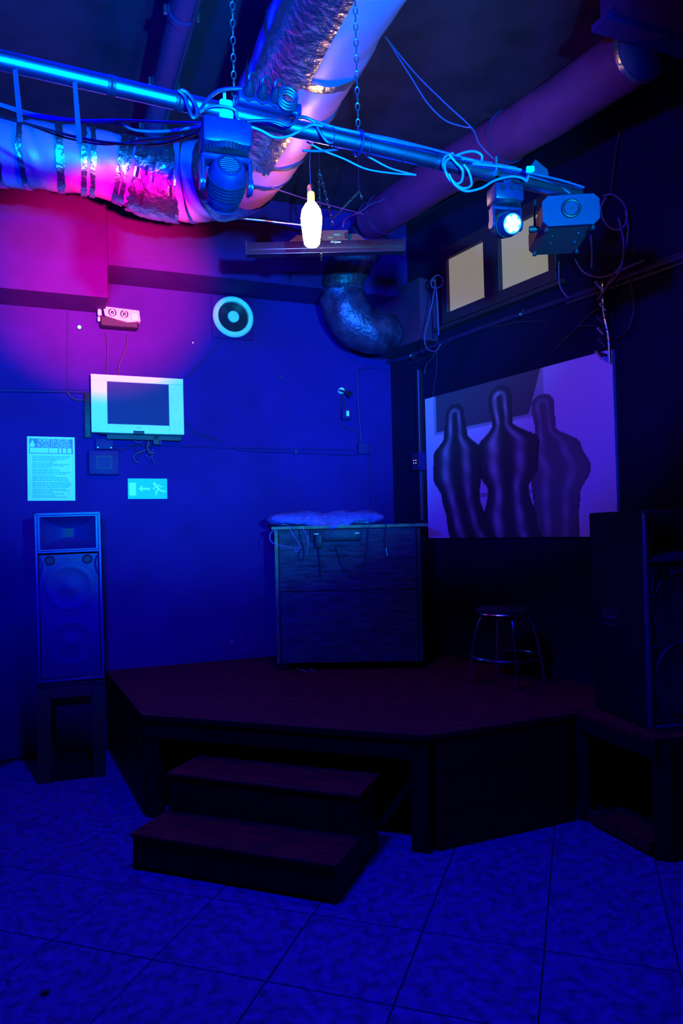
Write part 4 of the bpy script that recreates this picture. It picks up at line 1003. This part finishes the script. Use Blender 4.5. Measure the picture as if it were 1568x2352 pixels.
tx = text_mesh('lettering', 'Stay', .022, 'white', lb, (.05, -.0362, .022)); tx.rotation_euler = (0, PI, 0)
b = MB(); b.box((.082, -.036, .022), (.028, .0012, .007)); b.build('printed_bar', 'white', lb)
cc = aty(760, 515, 4.45)
def at445(x, y, d=4.45): return aty(x, y, d)
chain('chain slanting down from the ceiling hook to the LED batten, left strand', at445(734, 393, 4.5), at445(762, 503), .035, .0035)
chain('chain slanting up to the right from the LED batten', at445(766, 500), at445(824, 440, 4.6), .035, .0035)
chain('short chain tail hanging at the right hook above the LED batten', at445(826, 440, 4.6), at445(831, 458, 4.6), .03, .003)
chain('chain hanging straight behind the bulb from the ceiling hook', at445(732, 392, 4.52), at445(738, 600, 4.40), .035, .0035)
chain('small chain knot holding the LED batten', at445(762, 500), at445(763, 517), .03, .004)
for px, py, yy, lab in ((733, 390, 4.5, 'thin rod from the ceiling holding the left batten chain'), (824, 440, 4.6, 'thin rod from the ceiling holding the right batten chain')):
    q = aty(px, py, yy); b = MB(); b.cyl(q, (q.x, q.y, CH), .0025, n=6); b.sphere(q, .008, 6); tag(b.build('hanging_rod', 'cable'), lab, 'rod')
cable('cable', 'blue cable curving from the LED batten up to the brown duct', [aty(x, y, yy) for x, y, yy in ((787, 522, 4.45), (790, 508, 4.45), (802, 497, 4.5), (825, 488, 4.6), (850, 470, 4.8), (870, 463, 5.0), (882, 455, 5.1))], .005, 'cableb')
# bar along the soffit top
b = MB(); b.tube([aty(470, 494, 5.45), aty(600, 506, 5.5), aty(700, 518, 5.55)], .012, 8, False); tag(b.build('wall_pipe', 'alu'), 'thin horizontal pipe running behind the bulb in front of the soffit', 'pipe')

# ================================================================== DUCTS
def frames(pts, k=8):
    P_ = catmull([Vector(p[:3]) for p in pts], k); Rr = []
    rs = [p[3] for p in pts]; n = len(rs)
    for i in range(len(P_)):
        s = i/(len(P_)-1)*(n-1); a = min(int(s), n-2); f = s-a; f = f*f*(3-2*f); Rr.append(rs[a]*(1-f)+rs[a+1]*f)
    F = []; ref = Vector((0, 0, 1))
    for i, p in enumerate(P_):
        t = (P_[min(i+1, len(P_)-1)]-P_[max(i-1, 0)]).normalized()
        a = t.cross(ref).normalized(); b_ = a.cross(t).normalized()
        F.append((p, t, a, b_, Rr[i]))
    return F
def fr_at(F, s):
    x = s*(len(F)-1); i = min(int(x), len(F)-2); f = x-i
    A, B = F[i], F[i+1]
    return tuple(A[k].lerp(B[k], f) if k < 4 else A[k]*(1-f)+B[k]*f for k in range(5))
def duct_mesh(F, n=40, wob=0.0, sub=1):
    rings = []
    for i, (p, t, a, b_, r) in enumerate(F):
        rings.append([p+a*((r+wob*math.sin(3*2*PI*k/n+i*.7)+wob*.7*math.sin(5*2*PI*k/n+i*1.3))*math.cos(2*PI*k/n))+b_*((r+wob*math.sin(3*2*PI*k/n+i*.7)+wob*.7*math.sin(5*2*PI*k/n+i*1.3))*math.sin(2*PI*k/n)) for k in range(n)])
    b = MB(); b.loft(rings); return b
def patch(F, s0, s1, a0, a1, off, ns=8, na=16, jag=.0, crinkle=.0, slant=0, seed=1):
    """thin shell patch on the duct between path params and angles"""
    rnd = random.Random(seed); vs = []; fs = []
    for i in range(ns+1):
        for j in range(na+1):
            u = i/ns; v = j/na; s = s0+(s1-s0)*u
            if i in (0, ns): s += rnd.uniform(-jag, jag)
            ang = a0+(a1-a0)*v
            s += slant*(v-.5)
            p, t, a, b_, r = fr_at(F, min(max(s, 0), 1)); rr = r+off+rnd.uniform(0, crinkle)
            vs.append(p+a*rr*math.cos(ang)+b_*rr*math.sin(ang))
    for i in range(ns):
        for j in range(na): q = i*(na+1)+j; fs.append((q, q+1, q+na+2, q+na+1))
    b = MB(); b.add(vs, fs); return b
def up_h(h, px, py): return onz(px, py, h)
# --- white duct
HM = 3.86
D1 = onz(905, -260, HM); D1b = onz(770, 0, HM); D2 = onz(690, 165, HM); D3 = onz(612, 305, HM-.01); D4 = onz(545, 395, HM-.02); D5 = onz(455, 418, HM); D6 = onz(360, 415, HM+.0); D7 = onz(245, 380, HM+.05); D8 = onz(110, 360, HM+.05); D9 = onz(0, 350, HM+.05); D10 = D9+(D9-D8).normalized()*1.2
DP = [(*D1, .24), (*D1b, .235), (*D2, .235), (*D3, .235), (*D4, .235), (*D5, .235), (*D6, .215), (*D7, .19), (*D8, .185), (*D9, .185), (*D10, .185)]
FD = frames(DP, 10)
wd_ = thing('white_air_duct', 'huge white air duct with foil tape, coming down and bending left', 'duct', D4)
o = duct_mesh(FD, 44, .004).build('duct_cover', 'cover', wd_, world=True, angle=180)
NS = 10.0
def sidx(i): return i/NS
TW = PI*2
full = (0, TW)
def band(s, w, m='foil', cr=.0015, a=full, jag=.0015, slant=0, seed=1, off=.0075, nm='foil_band'):
    return patch(FD, s-w/2, s+w/2, a[0], a[1], off, 4, 44, jag, cr, slant, seed).build(nm, m, wd_, world=True, angle=25)
# bands on horizontal run (param ~ .6-.9)
def s_of_px(px):
    """path parameter of the left run whose picture column is px"""
    best = None
    for i in range(0, 1001):
        s = .45+.55*i/1000; q = fr_at(FD, s)[0]-CAM
        if q.dot(cfwd) < .3: continue
        c = 784+FPX*q.dot(cR)/q.dot(cfwd)
        if best is None or abs(c-px) < best[0]: best = (abs(c-px), s)
    return best[1]
for k, (px, w) in enumerate(((0, .010), (62, .012), (140, .012), (192, .010), (212, .009), (275, .012))):
    band(s_of_px(px), w, slant=0, seed=k)
# large crumpled wrap
sa, sb_ = s_of_px(405), s_of_px(305)
patch(FD, min(sa, sb_), max(sa, sb_), .0, TW, .009, 16, 48, .004, .010, 0, 5).build('foil_wrap', 'foil', wd_, world=True, angle=20)
band(s_of_px(290), .010, seed=8); 
band(s_of_px(436), .012, seed=9)
# elbow foil
patch(FD, .385, .455, 0, TW, .009, 10, 50, .002, .004, 0, 6).build('foil_wrap', 'foil', wd_, world=True, angle=25)
# bands and seam on the descending run
for k, s in enumerate((.145, .215, .285, .33)):
    band(s, .010 if k < 2 else .006, seed=20+k, jag=.002)
def strip(s0, s1, a0, a1, m, nm, seed, cr=.003, off=.010, jag=.003, slant=0):
    return patch(FD, s0, s1, a0, a1, off, 40, 6, jag, cr, slant, seed).build(nm, m, wd_, world=True, angle=25)
SEAM = R_(-124)
strip(.02, .41, SEAM-R_(19), SEAM+R_(15), 'foil', 'foil_seam', 31, .0008)
strip(.02, .21, SEAM-R_(42), SEAM+R_(-17), 'foil', 'foil_seam', 32, .0016, .006)
strip(.02, .15, SEAM+R_(13), SEAM+R_(22), 'foil', 'foil_seam', 34, .001, .012)
strip(.22, .30, SEAM+R_(16), SEAM+R_(34), 'foil', 'foil_seam', 33, .006, .006)
# --- brown duct along the right wall
Bp = [(aty(850, 512, 5.85), .150), (aty(1020, 400, 5.0), .150), (aty(1200, 295, 4.3), .150), (aty(1360, 190, 3.8), .150), (aty(1480, 108, 3.45), .145)]
Fb = frames([(*p, r) for p, r in Bp], 8)
bd = thing('brown_air_duct', 'long reddish-brown round air duct slanting along the right wall under the ceiling', 'duct', Bp[2][0])
duct_mesh(Fb, 36, .002).build('pipe', 'pipe', bd, world=True, angle=180)
for k, s in enumerate((.02, .06, .45, .97)):
    p, t, a, b_, r = fr_at(Fb, s); b = MB(); b.loft([b.ring(p-t*.015, t, r+.008, 36), b.ring(p+t*.015, t, r+.008, 36)]); b.build('collar', 'pipe' if k < 3 else 'foil', bd, world=True)
# --- taped elbow in the corner
Ep = [(aty(862, 520, 5.92), .15), (aty(820, 580, 6.0), .17), (aty(786, 655, 6.02), .185), (aty(800, 725, 6.04), .20), (aty(850, 762, 6.10), .19), (aty(900, 765, 6.22), .15)]
Fe = frames([(*p, r) for p, r in Ep], 8)
eb = duct_mesh(Fe, 36, .006).build('elbow', 'elbow', bd, world=True, angle=180); eb['label'] = 'bulging silver-taped elbow at the far end of the duct'
# --- narrow ceiling pipe upper left
c1 = onz(350, 300, 4.12); c2 = onz(425, 0, 4.12); cd = (c2-c1).normalized()
cp = thing('ceiling_pipe', 'narrow jointed pipe under the ceiling at upper left', 'pipe', c1)
b = MB(); b.tube([c1, c2+cd*1.2], .062, 20, False); b.build('pipe_body', 'pipe', cp, world=True)
sd = Vector((cd.y, -cd.x, 0))
for f in (.03, .42, .92, 1.4):
    q = c1+cd*((c2-c1).length*f)
    b = MB(); b.loft([b.ring(q-cd*.02, cd, .068, 20), b.ring(q+cd*.02, cd, .068, 20)]); co = b.build('coupling', 'pipe', cp, world=True)
    for sx in (-1, 1):
        b = MB(); b.cyl(q+sd*sx*.076-Vector((0, 0, .02)), q+sd*sx*.076+Vector((0, 0, .02)), .010, n=8); b.build('bolt', 'steel', co, world=True)
b = MB(); b.tube([c1+sd*-.05+Vector((0, 0, -.045)), c2+cd*1.2+sd*-.05+Vector((0, 0, -.045))], .012, 8, False); b.build('side_conduit', 'cable', cp, world=True)

# ================================================================== STOOL
sq = onz(1150, 1585, SH)
st = thing('bar_stool', 'round black stool with chrome legs and foot ring standing on the stage', 'stool', (1.106, 4.93, SH+.001), 0)
b = MB(); b.lathe([(.18, .0), (.195, .012), (.195, .04), (.18, .052), (.001, .056)], (0, 0, .46), n=36); b.build('seat', 'black', st)
b = MB(); b.torus((0, 0, .475), (0, 0, 1), .193, .006, 40, 6); b.build('seat_rim', 'chrome', st)
for k in range(4):
    a = k*PI/2-PI/2+.05; b = MB(); b.tube([(.10*math.cos(a), .10*math.sin(a), .46), (.165*math.cos(a), .165*math.sin(a), .44), (.215*math.cos(a), .215*math.sin(a), .30), (.262*math.cos(a), .262*math.sin(a), 0.0)], .010, 10); b.build('leg', 'chrome', st)
b = MB(); b.torus((0, 0, .18), (0, 0, 1), .238, .009, 44, 8); b.build('foot_ring', 'chrome', st)

# small debris on the floor
deb = onz(104, 2276, .012); b = MB(); b.box((deb.x, deb.y, .010), (.028, .02, .003), Matrix.Rotation(.4, 3, 'Z')); tag(b.build('floor_debris', 'black'), 'small dark scrap lying on the floor at the lower left', 'scrap')
deb = onz(18, 2252, .012); b = MB(); b.box((deb.x, deb.y, .010), (.018, .006, .003), Matrix.Rotation(-.4, 3, 'Z')); tag(b.build('floor_debris', 'black'), 'tiny dark sliver on the floor at the left frame edge', 'scrap')
